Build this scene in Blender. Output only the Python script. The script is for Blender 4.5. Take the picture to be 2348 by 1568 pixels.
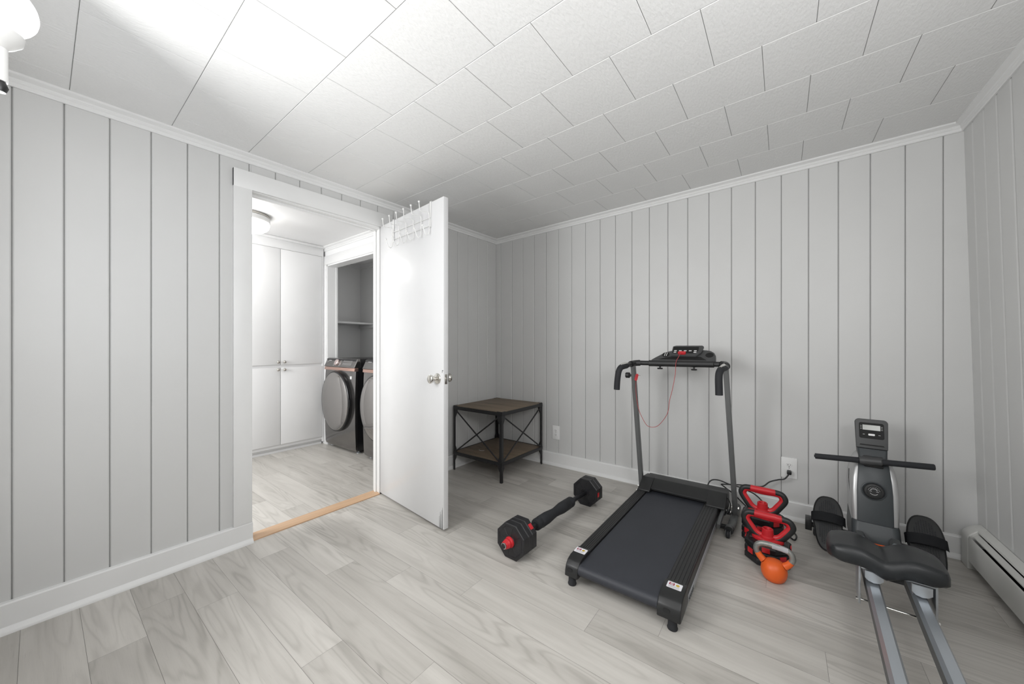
import bpy, bmesh, math, random
from mathutils import Vector, Matrix
random.seed(7)
SC = bpy.context.scene
for o in list(bpy.data.objects):
    bpy.data.objects.remove(o)
COL = SC.collection
PI = math.pi

# ------------------------------------------------------------------ camera, exposure, lights
cam_d = bpy.data.cameras.new('camera')
cam = bpy.data.objects.new('camera', cam_d)
COL.objects.link(cam)
cam.location = (2.46, 0.0, 1.1326)
cam.rotation_euler = (PI / 2, 0, 0.6469)
cam_d.sensor_width = 36.0
cam_d.lens = 36.0 * 820.42 / 2348.0
cam_d.shift_y = 9.5 / 2348.0
cam_d.clip_start = 0.02
SC.camera = cam

SC.view_settings.view_transform = 'Standard'
SC.view_settings.look = 'None'
SC.view_settings.gamma = 1.0
SC.view_settings.use_curve_mapping = False
SC.view_settings.exposure = 0.0

world = bpy.data.worlds.new('world')
SC.world = world
world.use_nodes = True
world.node_tree.nodes['Background'].inputs[0].default_value = (0.75, 0.85, 1.0, 1)
world.node_tree.nodes['Background'].inputs[1].default_value = 1.0

def area(name, loc, direction, sx, sy, power, color=(1, 1, 1)):
    d = bpy.data.lights.new(name, 'AREA')
    d.shape = 'RECTANGLE'; d.size = sx; d.size_y = sy; d.energy = power; d.color = color
    o = bpy.data.objects.new(name, d); COL.objects.link(o)
    o.location = loc
    o.rotation_euler = Vector(direction).to_track_quat('-Z', 'Y').to_euler()
    return o

# unseen fills added behind and beside the camera, plus window light in the laundry
area('near_wall_fill', (0.90, -0.17, 1.50), (1, 0.75, 0.02), 0.70, 0.80, 24, (1.0, 1.0, 0.995))  # added fill lamp, turned towards the right wall to even out the room
area('broad_fill', (1.60, -0.19, 1.25), (0, 1, 0), 2.8, 1.7, 9, (1.0, 1.0, 1.0))  # wide added fill across the near wall, only there to soften the lighting
area('right_wall_fill', (3.18, 0.35, 1.70), (-1, 0.40, 0.35), 0.9, 0.7, 31, (0.985, 0.99, 1.0))  # added fill lamp at the right wall, out of view
area('laundry_daylight', (-1.0, -0.88, 1.40), (0.15, 1, -0.05), 0.9, 1.2, 50, (1.0, 0.995, 0.98))
LAMP_GLOBE = 2.0      # emission of the sconce globe
LAMP_LENS = 15.0      # emission of the laundry ceiling light

# ------------------------------------------------------------------ materials
def mat(name, col, rough=0.5, metal=0.0, var=0.03, vscale=6.0, bump=None, coat=0.0, emit=None, spec=None):
    m = bpy.data.materials.new(name); m.use_nodes = True
    nt = m.node_tree; b = nt.nodes['Principled BSDF']
    b.inputs['Roughness'].default_value = rough
    b.inputs['Metallic'].default_value = metal
    if coat: b.inputs['Coat Weight'].default_value = coat
    if spec is not None: b.inputs['Specular IOR Level'].default_value = spec
    tc = nt.nodes.new('ShaderNodeTexCoord')
    if var:
        n = nt.nodes.new('ShaderNodeTexNoise'); n.inputs['Scale'].default_value = vscale; n.inputs['Detail'].default_value = 3
        nt.links.new(tc.outputs['Object'], n.inputs['Vector'])
        r = nt.nodes.new('ShaderNodeValToRGB')
        lo = [max(0, c * (1 - var)) for c in col]; hi = [min(1, c * (1 + var)) for c in col]
        r.color_ramp.elements[0].position = 0.3; r.color_ramp.elements[1].position = 0.7
        r.color_ramp.elements[0].color = (*lo, 1); r.color_ramp.elements[1].color = (*hi, 1)
        nt.links.new(n.outputs['Fac'], r.inputs['Fac'])
        nt.links.new(r.outputs['Color'], b.inputs['Base Color'])
    else:
        b.inputs['Base Color'].default_value = (*col, 1)
    if bump:
        sc, st, dist = bump[0], bump[1], bump[2]
        mp = nt.nodes.new('ShaderNodeMapping')
        mp.inputs['Scale'].default_value = sc if hasattr(sc, '__len__') else (sc, sc, sc)
        nt.links.new(tc.outputs['Object'], mp.inputs['Vector'])
        n2 = nt.nodes.new('ShaderNodeTexNoise'); n2.inputs['Scale'].default_value = 1.0; n2.inputs['Detail'].default_value = 4
        nt.links.new(mp.outputs['Vector'], n2.inputs['Vector'])
        bp = nt.nodes.new('ShaderNodeBump'); bp.inputs['Strength'].default_value = st; bp.inputs['Distance'].default_value = dist
        nt.links.new(n2.outputs['Fac'], bp.inputs['Height'])
        nt.links.new(bp.outputs['Normal'], b.inputs['Normal'])
    if emit:
        b.inputs['Emission Color'].default_value = (*emit[0], 1)
        b.inputs['Emission Strength'].default_value = emit[1]
    return m

def wood_mat(name, base, dark, along='X', rough=0.45, attr=False, lines=70.0, fine=0.35, scale=(1.1, 9.0), ringw=0.40):
    """wood with long streaks and cathedral figure; coordinates from the UV map (u along the board)"""
    m = bpy.data.materials.new(name); m.use_nodes = True
    nt = m.node_tree; N = nt.nodes; Lk = nt.links; b = N['Principled BSDF']
    uv = N.new('ShaderNodeUVMap')
    def mapped(sx, sy):
        mp = N.new('ShaderNodeMapping'); mp.inputs['Scale'].default_value = (sx, sy, 1)
        Lk.new(uv.outputs['UV'], mp.inputs['Vector']); return mp.outputs['Vector']
    def noise(vec, scale, detail, rough_=0.5):
        n = N.new('ShaderNodeTexNoise'); n.inputs['Scale'].default_value = scale
        n.inputs['Detail'].default_value = detail; n.inputs['Roughness'].default_value = rough_
        Lk.new(vec, n.inputs['Vector']); return n.outputs['Fac']
    def math_(op, a, b_=None, c=None):
        n = N.new('ShaderNodeMath'); n.operation = op
        for i, x in enumerate((a, b_, c)):
            if x is None: continue
            if isinstance(x, (int, float)): n.inputs[i].default_value = x
            else: Lk.new(x, n.inputs[i])
        return n.outputs[0]
    field = noise(mapped(scale[0], scale[1]), 1.0, 1.5)
    ring = math_('SINE', math_('MULTIPLY', field, lines))
    ring = math_('MULTIPLY_ADD', ring, 0.5, 0.5)
    ring = math_('POWER', ring, 3.0)
    mask = noise(mapped(0.9, 4.0), 1.3, 1.0)
    mask = math_('MULTIPLY', math_('SUBTRACT', mask, 0.36), 3.0)
    mask = math_('MINIMUM', math_('MAXIMUM', mask, 0.05), 1.0)
    ring = math_('MULTIPLY', ring, mask)
    streak = noise(mapped(2.2, 60.0), 1.0, 5.0, 0.65)
    broad = noise(mapped(1.2, 12.0), 1.0, 3.0)
    pores = noise(mapped(14.0, 340.0), 1.0, 2.0)
    pores = math_('MAXIMUM', math_('MULTIPLY', math_('SUBTRACT', pores, 0.60), 3.0), 0.0)
    f = math_('ADD', math_('MULTIPLY', ring, ringw), math_('MULTIPLY', streak, fine))
    f = math_('ADD', f, math_('MULTIPLY', math_('SUBTRACT', broad, 0.35), 0.85))
    f = math_('ADD', f, math_('MULTIPLY', pores, 0.35))
    if attr:
        at = N.new('ShaderNodeAttribute'); at.attribute_name = 'tone'
        f = math_('ADD', f, at.outputs['Fac'])
    f = math_('MINIMUM', math_('MAXIMUM', f, 0.0), 1.0)
    mix = N.new('ShaderNodeMix'); mix.data_type = 'RGBA'
    mix.inputs[6].default_value = (*base, 1); mix.inputs[7].default_value = (*dark, 1)
    Lk.new(f, mix.inputs[0]); Lk.new(mix.outputs[2], b.inputs['Base Color'])
    b.inputs['Roughness'].default_value = rough
    bp = N.new('ShaderNodeBump'); bp.inputs['Strength'].default_value = 0.12; bp.inputs['Distance'].default_value = 0.001
    Lk.new(streak, bp.inputs['Height']); Lk.new(bp.outputs['Normal'], b.inputs['Normal'])
    return m

M = {}
M['floor'] = wood_mat('floor_vinyl_plank', (0.60, 0.575, 0.535), (0.28, 0.262, 0.235), attr=True, rough=0.36, ringw=0.34)
M['floor_gap'] = mat('floor_seam', (0.16, 0.15, 0.14), 0.8)
M['oak'] = wood_mat('threshold_oak', (0.62, 0.42, 0.27), (0.40, 0.24, 0.13), rough=0.5, lines=40)
M['rustic'] = wood_mat('rustic_table_wood', (0.27, 0.205, 0.145), (0.085, 0.064, 0.045), rough=0.6, lines=45, fine=0.55, scale=(2.0, 14.0))
M['wall'] = mat('wall_grey_paint', (0.62, 0.62, 0.612), 0.42, var=0.012, vscale=3, bump=((35, 35, 8), 0.05, 0.002))
M['trim'] = mat('trim_white_paint', (0.77, 0.77, 0.763), 0.38, var=0.012, bump=(60, 0.04, 0.002))
M['ceiling'] = mat('ceiling_tile_white', (0.79, 0.79, 0.782), 0.75, var=0.01, bump=((130, 45, 90), 0.55, 0.004))
M['gap'] = mat('joint_gap_dark', (0.16, 0.16, 0.155), 0.9)
M['tilegap'] = mat('tile_joint_grey', (0.42, 0.42, 0.415), 0.9)
M['door'] = mat('door_white_gloss', (0.69, 0.69, 0.693), 0.24, var=0.012, vscale=5, bump=(7, 0.05, 0.004))
M['cab'] = mat('cabinet_white', (0.75, 0.75, 0.75), 0.35, var=0.008)
M['laundry'] = mat('laundry_white_paint', (0.80, 0.80, 0.80), 0.5, var=0.008)
M['closet'] = mat('closet_grey_paint', (0.78, 0.78, 0.775), 0.5, var=0.01)
M['chrome'] = mat('chrome', (0.78, 0.77, 0.74), 0.12, 1.0, var=0.0)
M['nickel'] = mat('satin_nickel', (0.62, 0.60, 0.56), 0.22, 1.0, var=0.0)
M['blackmetal'] = mat('black_powder_coat', (0.016, 0.016, 0.017), 0.45, var=0.1, bump=(120, 0.08, 0.001))
M['black'] = mat('black_plastic', (0.014, 0.0145, 0.015), 0.40, var=0.08, bump=(300, 0.06, 0.0006))
M['hood'] = mat('hood_black_plastic', (0.017, 0.0175, 0.018), 0.45, var=0.06, bump=(420, 0.12, 0.0006))
M['darkhole'] = mat('black_recess', (0.004, 0.004, 0.004), 0.7, var=0.0)
M['belt'] = mat('belt_rubber', (0.030, 0.0325, 0.041), 0.55, var=0.06, bump=((260, 700, 260), 0.35, 0.001))
M['foam'] = mat('black_foam', (0.017, 0.018, 0.021), 0.75, var=0.1, bump=(220, 0.25, 0.001))
M['iron'] = mat('plate_black_plastic', (0.012, 0.012, 0.014), 0.38, var=0.1, bump=(160, 0.1, 0.0008))
M['red'] = mat('red_plastic', (0.56, 0.018, 0.026), 0.38, var=0.05)
M['redcord'] = mat('red_cord', (0.42, 0.06, 0.06), 0.5, var=0.05)
M['greymetal'] = mat('grey_painted_steel', (0.155, 0.160, 0.160), 0.40, 0.35, var=0.05)
M['silver'] = mat('silver_painted_steel', (0.46, 0.48, 0.50), 0.32, 0.7, var=0.03)
M['alu'] = mat('brushed_aluminium', (0.52, 0.56, 0.60), 0.34, 0.75, var=0.03, bump=((300, 6, 300), 0.08, 0.0006))
M['railside'] = mat('rail_dark_side', (0.085, 0.090, 0.092), 0.45, 0.2, var=0.05)
M['charcoal'] = mat('charcoal_plastic', (0.042, 0.048, 0.052), 0.42, var=0.06)
M['silverplastic'] = mat('silver_plastic', (0.50, 0.50, 0.50), 0.30, 0.55, var=0.03)
M['greyplastic'] = mat('grey_plastic', (0.055, 0.056, 0.057), 0.45, var=0.05)
M['lcd'] = mat('lcd_screen', (0.36, 0.37, 0.345), 0.2, var=0.02)
M['white'] = mat('white_plastic', (0.80, 0.80, 0.79), 0.35, var=0.01)
M['paper'] = mat('white_paper', (0.78, 0.77, 0.80), 0.7, var=0.04, vscale=40)
M['seat'] = mat('seat_black_vinyl', (0.017, 0.019, 0.021), 0.40, var=0.08, bump=(380, 0.25, 0.0008))
M['orange'] = mat('orange_vinyl', (0.78, 0.125, 0.018), 0.42, var=0.03)
M['castiron'] = mat('grey_cast_handle', (0.30, 0.30, 0.285), 0.42, 0.6, var=0.12, vscale=90, bump=(240, 0.2, 0.0008))
M['yellow'] = mat('yellow_sticker', (0.80, 0.56, 0.06), 0.5, var=0.0)
M['maroon'] = mat('red_sticker', (0.30, 0.02, 0.05), 0.5, var=0.0)
M['heater'] = mat('heater_cream_enamel', (0.60, 0.60, 0.575), 0.36, var=0.02)
M['washer'] = mat('washer_black_stainless', (0.235, 0.228, 0.222), 0.16, 0.9, var=0.02)
M['washerdoor'] = mat('washer_door_mirror', (0.40, 0.385, 0.375), 0.05, 1.0, var=0.0)
M['washerside'] = mat('washer_black_side', (0.012, 0.012, 0.013), 0.25, var=0.0)
M['rosegold'] = mat('rose_gold', (0.62, 0.40, 0.33), 0.22, 0.8, var=0.02)
M['pinkknob'] = mat('rose_silver_knob', (0.72, 0.60, 0.58), 0.20, 0.8, var=0.0)
M['glow_lens'] = mat('lamp_lens_glow', (0.9, 0.9, 0.9), 0.4, var=0.0, emit=((1.0, 0.985, 0.96), LAMP_LENS))
M['glow_globe'] = mat('lamp_globe_glow', (0.9, 0.9, 0.9), 0.4, var=0.0, emit=((1.0, 0.985, 0.965), LAMP_GLOBE))
M['letter'] = mat('dark_lettering', (0.05, 0.055, 0.06), 0.5, var=0.0)
M['lightletter'] = mat('light_lettering', (0.72, 0.72, 0.72), 0.5, var=0.0)
M['rackwhite'] = mat('rack_white_wire', (0.74, 0.74, 0.73), 0.32, var=0.0)

# ------------------------------------------------------------------ geometry helpers (all add to a bmesh)
def BM():
    return bmesh.new()

def merge(bm, tmp, Mx=None):
    vmap = {}
    for v in tmp.verts:
        vmap[v] = bm.verts.new(Mx @ v.co if Mx is not None else v.co)
    for f in tmp.faces:
        try:
            bm.faces.new([vmap[v] for v in f.verts])
        except ValueError:
            pass
    tmp.free()
    return bm

def box(bm, x0, x1, y0, y1, z0, z1, bev=0.0, seg=2, Mx=None):
    t = bmesh.new()
    bmesh.ops.create_cube(t, size=1.0)
    for v in t.verts:
        v.co = Vector(((x0 + x1) / 2 + v.co.x * (x1 - x0), (y0 + y1) / 2 + v.co.y * (y1 - y0), (z0 + z1) / 2 + v.co.z * (z1 - z0)))
    if bev > 0:
        bmesh.ops.bevel(t, geom=list(t.edges), offset=bev, segments=seg, profile=0.5, affect='EDGES')
    return merge(bm, t, Mx)

def loft(bm, rings, cap=True, closed_ring=True, closed_path=False):
    vs = [[bm.verts.new(p) for p in r] for r in rings]
    n = len(rings[0]); k = len(rings)
    for i in range(k if closed_path else k - 1):
        a, b = vs[i], vs[(i + 1) % k]
        for j in range(n if closed_ring else n - 1):
            q = [a[j], a[(j + 1) % n], b[(j + 1) % n], b[j]]
            try: bm.faces.new(q)
            except ValueError: pass
    if cap and not closed_path and closed_ring:
        for r in (vs[0], vs[-1]):
            try: bm.faces.new(r)
            except ValueError: pass
    return bm

def frame_of(d, ref=None):
    d = d.normalized()
    ref = ref or (Vector((0, 0, 1)) if abs(d.z) < 0.9 else Vector((1, 0, 0)))
    u = d.cross(ref).normalized(); v = u.cross(d).normalized()
    return u, v

def cyl(bm, p0, p1, r0, r1=None, n=20, bev=0.0):
    p0, p1 = Vector(p0), Vector(p1); r1 = r0 if r1 is None else r1
    u, v = frame_of(p1 - p0)
    ring = lambda p, r: [p + (u * math.cos(a) + v * math.sin(a)) * r for a in [2 * PI * i / n for i in range(n)]]
    d = (p1 - p0).normalized()
    rings = [ring(p0, r0), ring(p1, r1)]
    if bev:
        rings = [ring(p0, r0 - bev), ring(p0 + d * bev, r0), ring(p1 - d * bev, r1), ring(p1, r1 - bev)]
    return loft(bm, rings)

def smooth_path(pts, sub=6, closed=False):
    P = [Vector(p) for p in pts]; out = []
    n = len(P)
    for i in range(n if closed else n - 1):
        p0 = P[(i - 1) % n] if (closed or i > 0) else P[0]
        p1 = P[i]; p2 = P[(i + 1) % n]
        p3 = P[(i + 2) % n] if (closed or i + 2 < n) else P[n - 1]
        for s in range(sub):
            t = s / sub
            out.append(0.5 * ((2 * p1) + (p2 - p0) * t + (2 * p0 - 5 * p1 + 4 * p2 - p3) * t * t + (3 * p1 - p0 - 3 * p2 + p3) * t ** 3))
    if not closed: out.append(P[-1])
    return out

def tube(bm, pts, r, n=10, closed=False, sect=None):
    """swept tube; r a number or a list; sect an optional list of (a, b) section offsets"""
    P = [Vector(p) for p in pts]; k = len(P)
    rr = r if hasattr(r, '__len__') else [r] * k
    rings = []; up = None
    for i in range(k):
        if closed: d = P[(i + 1) % k] - P[(i - 1) % k]
        else: d = P[min(i + 1, k - 1)] - P[max(i - 1, 0)]
        d.normalize()
        if up is None: u, v = frame_of(d)
        else:
            u = (up - d * up.dot(d))
            u = u.normalized() if u.length > 1e-6 else frame_of(d)[0]
            v = u.cross(d).normalized() * -1
            v = d.cross(u).normalized()
        up = u
        if sect: rings.append([P[i] + (u * a + v * b) * rr[i] for a, b in sect])
        else: rings.append([P[i] + (u * math.cos(2 * PI * j / n) + v * math.sin(2 * PI * j / n)) * rr[i] for j in range(n)])
    return loft(bm, rings, closed_path=closed)

def lathe(bm, prof, Mx=None, n=32, cap=True):
    """prof: (r, z) list turned about local z"""
    t = bmesh.new()
    rings = [[Vector((max(r, 1e-5) * math.cos(2 * PI * j / n), max(r, 1e-5) * math.sin(2 * PI * j / n), z)) for j in range(n)] for r, z in prof]
    loft(t, rings, cap=cap)
    return merge(bm, t, Mx)

def prism(bm, poly, a0, a1, plane='YZ', Mx=None, bev=0.0, seg=2):
    """poly (p, q) extruded from a0 to a1 along the remaining axis"""
    f = {'YZ': lambda p, q, a: Vector((a, p, q)), 'XZ': lambda p, q, a: Vector((p, a, q)), 'XY': lambda p, q, a: Vector((p, q, a))}[plane]
    t = bmesh.new()
    loft(t, [[f(p, q, a0) for p, q in poly], [f(p, q, a1) for p, q in poly]])
    bmesh.ops.recalc_face_normals(t, faces=t.faces)
    if bev:
        bmesh.ops.bevel(t, geom=[e for e in t.edges if len(e.link_faces) == 2 and e.calc_face_angle(0) > 0.35], offset=bev, segments=seg, profile=0.5, affect='EDGES')
    return merge(bm, t, Mx)

def ball(bm, c, r, n=16, sz=1.0):
    prof = [(r * math.sin(PI * i / n), -r * sz * math.cos(PI * i / n)) for i in range(n + 1)]
    return lathe(bm, prof, Matrix.Translation(Vector(c)), n=max(12, n * 2))

def orient(loc, zdir, xdir=None):
    z = Vector(zdir).normalized()
    x = Vector(xdir) if xdir is not None else (Vector((1, 0, 0)) if abs(z.x) < 0.9 else Vector((0, 1, 0)))
    x = (x - z * x.dot(z)).normalized(); y = z.cross(x)
    m = Matrix((x, y, z)).transposed().to_4x4(); m.translation = Vector(loc)
    return m

def rrect(w, h, r, n=5, cx=0, cy=0):
    out = []
    for sx, sy, a0 in ((1, 1, 0), (-1, 1, PI / 2), (-1, -1, PI), (1, -1, 1.5 * PI)):
        for i in range(n + 1):
            a = a0 + i * PI / 2 / n
            out.append((cx + sx * (w / 2 - r) + r * math.cos(a), cy + sy * (h / 2 - r) + r * math.sin(a)))
    return out

WM = {}
def thing(name, label, cat, loc=(0, 0, 0), rz=0.0, group=None):
    o = bpy.data.objects.new(name, None); COL.objects.link(o)
    o.empty_display_size = 0.05
    o.location = loc; o.rotation_euler = (0, 0, rz)
    o['label'] = label; o['category'] = cat
    if group: o['group'] = group
    WM[o] = Matrix.Translation(Vector(loc)) @ Matrix.Rotation(rz, 4, 'Z')
    return o

def obj(name, bm, m, parent=None, smooth=40, world=True, label=None):
    """one mesh object; vertices are given in world coordinates unless world=False"""
    bmesh.ops.recalc_face_normals(bm, faces=bm.faces)
    me = bpy.data.meshes.new(name)
    if parent is not None and world:
        bm.transform(WM[parent].inverted())
    bm.to_mesh(me); bm.free()
    if smooth:
        for p in me.polygons: p.use_smooth = True
        me.set_sharp_from_angle(angle=math.radians(smooth))
    for x in (m if isinstance(m, (list, tuple)) else [m]):
        me.materials.append(M[x] if isinstance(x, str) else x)
    o = bpy.data.objects.new(name, me); COL.objects.link(o)
    if parent is not None:
        o.parent = parent; WM[o] = WM[parent]
    else:
        WM[o] = Matrix.Identity(4)
    if label: o['label'] = label
    return o

def tag(o, label, cat, group=None, kind=None):
    o['label'] = label; o['category'] = cat
    if group: o['group'] = group
    if kind: o['kind'] = kind
    return o

def struct(name, bm, m, label=None, cat=None, smooth=40):
    o = obj(name, bm, m, smooth=smooth)
    o['kind'] = 'structure'
    if label: o['label'] = label
    if cat: o['category'] = cat
    return o

def uv_boxes(o, along=0, seed=0.0, scale=1.0):
    """UV from local coordinates: u along the given axis, v the other horizontal/vertical one"""
    me = o.data; uvl = me.uv_layers.new(name='UVMap')
    for p in me.polygons:
        n = p.normal
        ax = [0, 1, 2]; ax.remove(along)
        across = max(ax, key=lambda i: 1 - abs(n[i]))
        for li in p.loop_indices:
            c = me.vertices[me.loops[li].vertex_index].co
            uvl.data[li].uv = (c[along] * scale + seed, c[across] * scale + seed * 1.7)

def text(name, body, size, Mx, m, parent, depth=0.0006):
    cu = bpy.data.curves.new(name, 'FONT'); cu.body = body; cu.size = size; cu.extrude = depth
    cu.align_x = 'CENTER'; cu.align_y = 'CENTER'
    tmp = bpy.data.objects.new(name, cu); COL.objects.link(tmp)
    dg = bpy.context.evaluated_depsgraph_get(); dg.update()
    me = bpy.data.meshes.new_from_object(tmp.evaluated_get(dg))
    bpy.data.objects.remove(tmp); bpy.data.curves.remove(cu)
    bm = bmesh.new(); bm.from_mesh(me); bpy.data.meshes.remove(me)
    bm.transform(Mx)
    return obj(name, bm, m, parent, smooth=0)

# ------------------------------------------------------------------ room dimensions
YB = 2.975                    # back wall
YN = -0.22                    # wall behind the camera
OY0, OY1, OZ = 0.745, 1.575, 2.045   # doorway in the left wall
WT = 0.085                    # left wall thickness
def cz(x, y): return 2.275 + 0.0161 * x + 0.0184 * (y - YB)   # old ceiling, out of level
def xr(z): return 3.285 - z * 0.0229                            # right wall, out of plumb

# floor: every plank its own face, tone and grain offset stored per plank
def build_floor():
    bm = bmesh.new()
    uvl = bm.loops.layers.uv.new('UVMap')
    tone = bm.loops.layers.float_color.new('tone')
    w, L, g = 0.15, 1.22, 0.0004
    fixed = {0: 0.48, 2: 0.455}
    rnd = random.Random(11)
    x_lo, x_hi = -2.45, 3.34
    for k in range(-8, 24):
        y0 = 0.107 + w * k
        if y0 > 3.0: break
        off = fixed.get(k, None)
        if off is None: off = 0.37 * k + rnd.uniform(-.12, .12)
        off = off % L
        x = off - 4 * L
        while x < x_hi:
            a, b = max(x, x_lo), min(x + L, x_hi)
            if b - a > 0.005:
                t = rnd.uniform(-0.20, 0.14)
                du, dv = rnd.uniform(0, 50), rnd.uniform(0, 50)
                vs = [bm.verts.new(p) for p in ((a + g, y0 + g, 0), (b - g, y0 + g, 0), (b - g, y0 + w - g, 0), (a + g, y0 + w - g, 0))]
                f = bm.faces.new(vs)
                for lp in f.loops:
                    lp[uvl].uv = (lp.vert.co.x + du, lp.vert.co.y + dv)
                    lp[tone] = (t, t, t, 1)
            x += L
    f = bm.faces.new([bm.verts.new(p) for p in ((x_lo, -1.1, -0.002), (x_hi, -1.1, -0.002), (x_hi, 3.02, -0.002), (x_lo, 3.02, -0.002))])
    f.material_index = 1
    for lp in f.loops: lp[tone] = (0, 0, 0, 1)
    me = bpy.data.meshes.new('floor'); bm.to_mesh(me); bm.free()
    me.materials.append(M['floor']); me.materials.append(M['floor_gap'])
    o = bpy.data.objects.new('floor', me); COL.objects.link(o)
    o['kind'] = 'structure'; o['label'] = 'grey wood-look plank floor running through both rooms'; o['category'] = 'floor'
build_floor()

# ceiling of staggered square tiles with bevelled edges
def build_ceiling():
    bm = bmesh.new()
    s = 0.322; g, bw, dp = 0.0007, 0.0026, 0.0018
    zl = lambda x, y, d=0.0: cz(x, y) + d
    for k in range(-2, 10):
        y0, y1 = 0.08 + 0.3205 * k, 0.08 + 0.3205 * (k + 1)
        y0, y1 = max(y0, YN - .02), min(y1, YB + .01)
        if y1 - y0 < .01: continue
        ph = 0.143 if k % 2 else -0.018
        for j in range(-1, 11):
            x0, x1 = max(ph + s * j, -0.02), min(ph + s * (j + 1), 3.32)
            if x1 - x0 < .01: continue
            o_ = [(x0 + g, y0 + g), (x1 - g, y0 + g), (x1 - g, y1 - g), (x0 + g, y1 - g)]
            i_ = [(x0 + bw, y0 + bw), (x1 - bw, y0 + bw), (x1 - bw, y1 - bw), (x0 + bw, y1 - bw)]
            ov = [bm.verts.new((x, y, zl(x, y, dp))) for x, y in o_]
            iv = [bm.verts.new((x, y, zl(x, y))) for x, y in i_]
            bm.faces.new(iv)
            for a in range(4):
                bm.faces.new([ov[a], ov[(a + 1) % 4], iv[(a + 1) % 4], iv[a]])
    f = bm.faces.new([bm.verts.new((x, y, zl(x, y, 0.004))) for x, y in ((-.05, YN - .05), (3.35, YN - .05), (3.35, YB + .05), (-.05, YB + .05))])
    f.material_index = 1
    struct('ceiling', bm, ['ceiling', 'tilegap'], 'white ceiling of staggered square tiles over the exercise room', 'ceiling', smooth=0)
build_ceiling()

def plank_wall(bm, joints, P, zlo, zhi, depth=0.0045, gw=0.0042, slit=.0011, holes=()):
    """vertical V-groove boards; P(t, z, d) gives the point t along the wall, d out of it"""
    for a, b in zip(joints[:-1], joints[1:]):
        cuts = [a] + sorted({h for hh in holes for h in hh[:2] if a < h < b}) + [b]
        for s0, s1 in zip(cuts[:-1], cuts[1:]):
            mid = (s0 + s1) / 2; lo = zlo
            for h0, h1, hz in holes:
                if h0 < mid < h1: lo = hz
            ga = gw if abs(s0 - a) < 1e-6 else 1e-4
            gb = gw if abs(s1 - b) < 1e-6 else 1e-4
            sec = [(s0 + slit, -depth if ga == gw else 0), (s0 + ga, -0.0006), (s0 + ga + .002, 0), (s1 - gb - .002, 0), (s1 - gb, -0.0006), (s1 - slit, -depth if gb == gw else 0)]
            v0 = [bm.verts.new(P(t, lo, d)) for t, d in sec]
            v1 = [bm.verts.new(P(t, zhi(t), d)) for t, d in sec]
            for i in range(5):
                bm.faces.new([v0[i], v0[i + 1], v1[i + 1], v1[i]])

def quad(bm, pts, mi=0):
    f = bm.faces.new([bm.verts.new(p) for p in pts]); f.material_index = mi; return f

JL = [-.33, -.197, -.064, .067, .198, .333, .467, .599, .736, .871, 1.008, 1.143, 1.281, 1.421, 1.561, 1.70, 1.84, 1.98, 2.12, 2.262, 2.404, 2.546, 2.686, 2.828, 2.975]
bm = BM()
plank_wall(bm, JL, lambda t, z, d: Vector((d, t, z)), 0.0, lambda y: cz(0, y) + .01, holes=[(OY0, OY1, OZ)])
for a, b, lo in ((-.33, OY0 + .001, 0), (OY0, OY1, OZ), (OY1 - .001, 2.99, 0)):
    quad(bm, [(-.0045, a, lo), (-.0045, b, lo), (-.0045, b, 2.3), (-.0045, a, 2.3)], 1)
    quad(bm, [(-WT, a, lo), (-WT, b, lo), (-WT, b, 2.3), (-WT, a, 2.3)], 2)
struct('wall_left', bm, ['wall', 'gap', 'laundry'], 'light grey vertical board wall with the doorway', 'wall', smooth=0)

JB = [-.08, .061, .21, .349, .488, .626, .764, .903, 1.042, 1.181, 1.32, 1.461, 1.602, 1.744, 1.886, 2.029, 2.171, 2.312, 2.455, 2.595, 2.737, 2.878, 3.02, 3.162, 3.30]
bm = BM()
plank_wall(bm, JB, lambda t, z, d: Vector((t, YB - d, z)), 0.0, lambda x: cz(x, YB) + .01)
quad(bm, [(-.1, YB + .0045, 0), (3.4, YB + .0045, 0), (3.4, YB + .0045, 2.4), (-.1, YB + .0045, 2.4)], 1)
struct('wall_back', bm, ['wall', 'gap'], 'light grey vertical board wall behind the treadmill', 'wall', smooth=0)

JR = [3.0, 2.871, 2.744, 2.615, 2.486]
while JR[-1] > YN: JR.append(JR[-1] - .1295)
JR = JR[::-1]
bm = BM()
plank_wall(bm, JR, lambda t, z, d: Vector((xr(z) - d, t, z)), 0.0, lambda y: cz(3.25, y) + .01, depth=0.003, gw=0.0075)
quad(bm, [(xr(0) + .006, -.4, 0), (xr(0) + .006, 3.1, 0), (xr(2.4) + .006, 3.1, 2.4), (xr(2.4) + .006, -.4, 2.4)], 1)
struct('wall_right', bm, ['wall', 'wall'], 'light grey vertical board wall behind the baseboard heater', 'wall', smooth=0)

# wall behind the camera, with an added opening where the fill lamp stands
WX0, WX1, WZ0, WZ1 = 0.48, 1.28, 1.06, 1.94
bm = BM()
for x0, x1, z0, z1 in ((-.1, WX0, 0, 2.4), (WX1, 3.4, 0, 2.4), (WX0, WX1, 0, WZ0), (WX0, WX1, WZ1, 2.4)):
    quad(bm, [(x0, YN, z0), (x1, YN, z0), (x1, YN, z1), (x0, YN, z1)])
struct('wall_near', bm, 'wall', 'grey wall behind the camera', 'wall', smooth=0)
bm = BM()
for x0, x1, z0, z1 in ((WX0 - .07, WX0 + .03, WZ0 - .06, WZ1 + .06), (WX1 - .03, WX1 + .07, WZ0 - .06, WZ1 + .06), (WX0 - .07, WX1 + .07, WZ1 - .03, WZ1 + .07), (WX0 - .09, WX1 + .09, WZ0 - .07, WZ0 + .02)):
    box(bm, x0, x1, YN - .03, YN + .008, z0, z1, .003)
struct('added_window_1', bm, 'trim', 'unseen white window frame added around the fill light behind the camera', 'window')  # added frame, placed to go with the fill lamp behind the camera
bm = BM()
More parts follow.
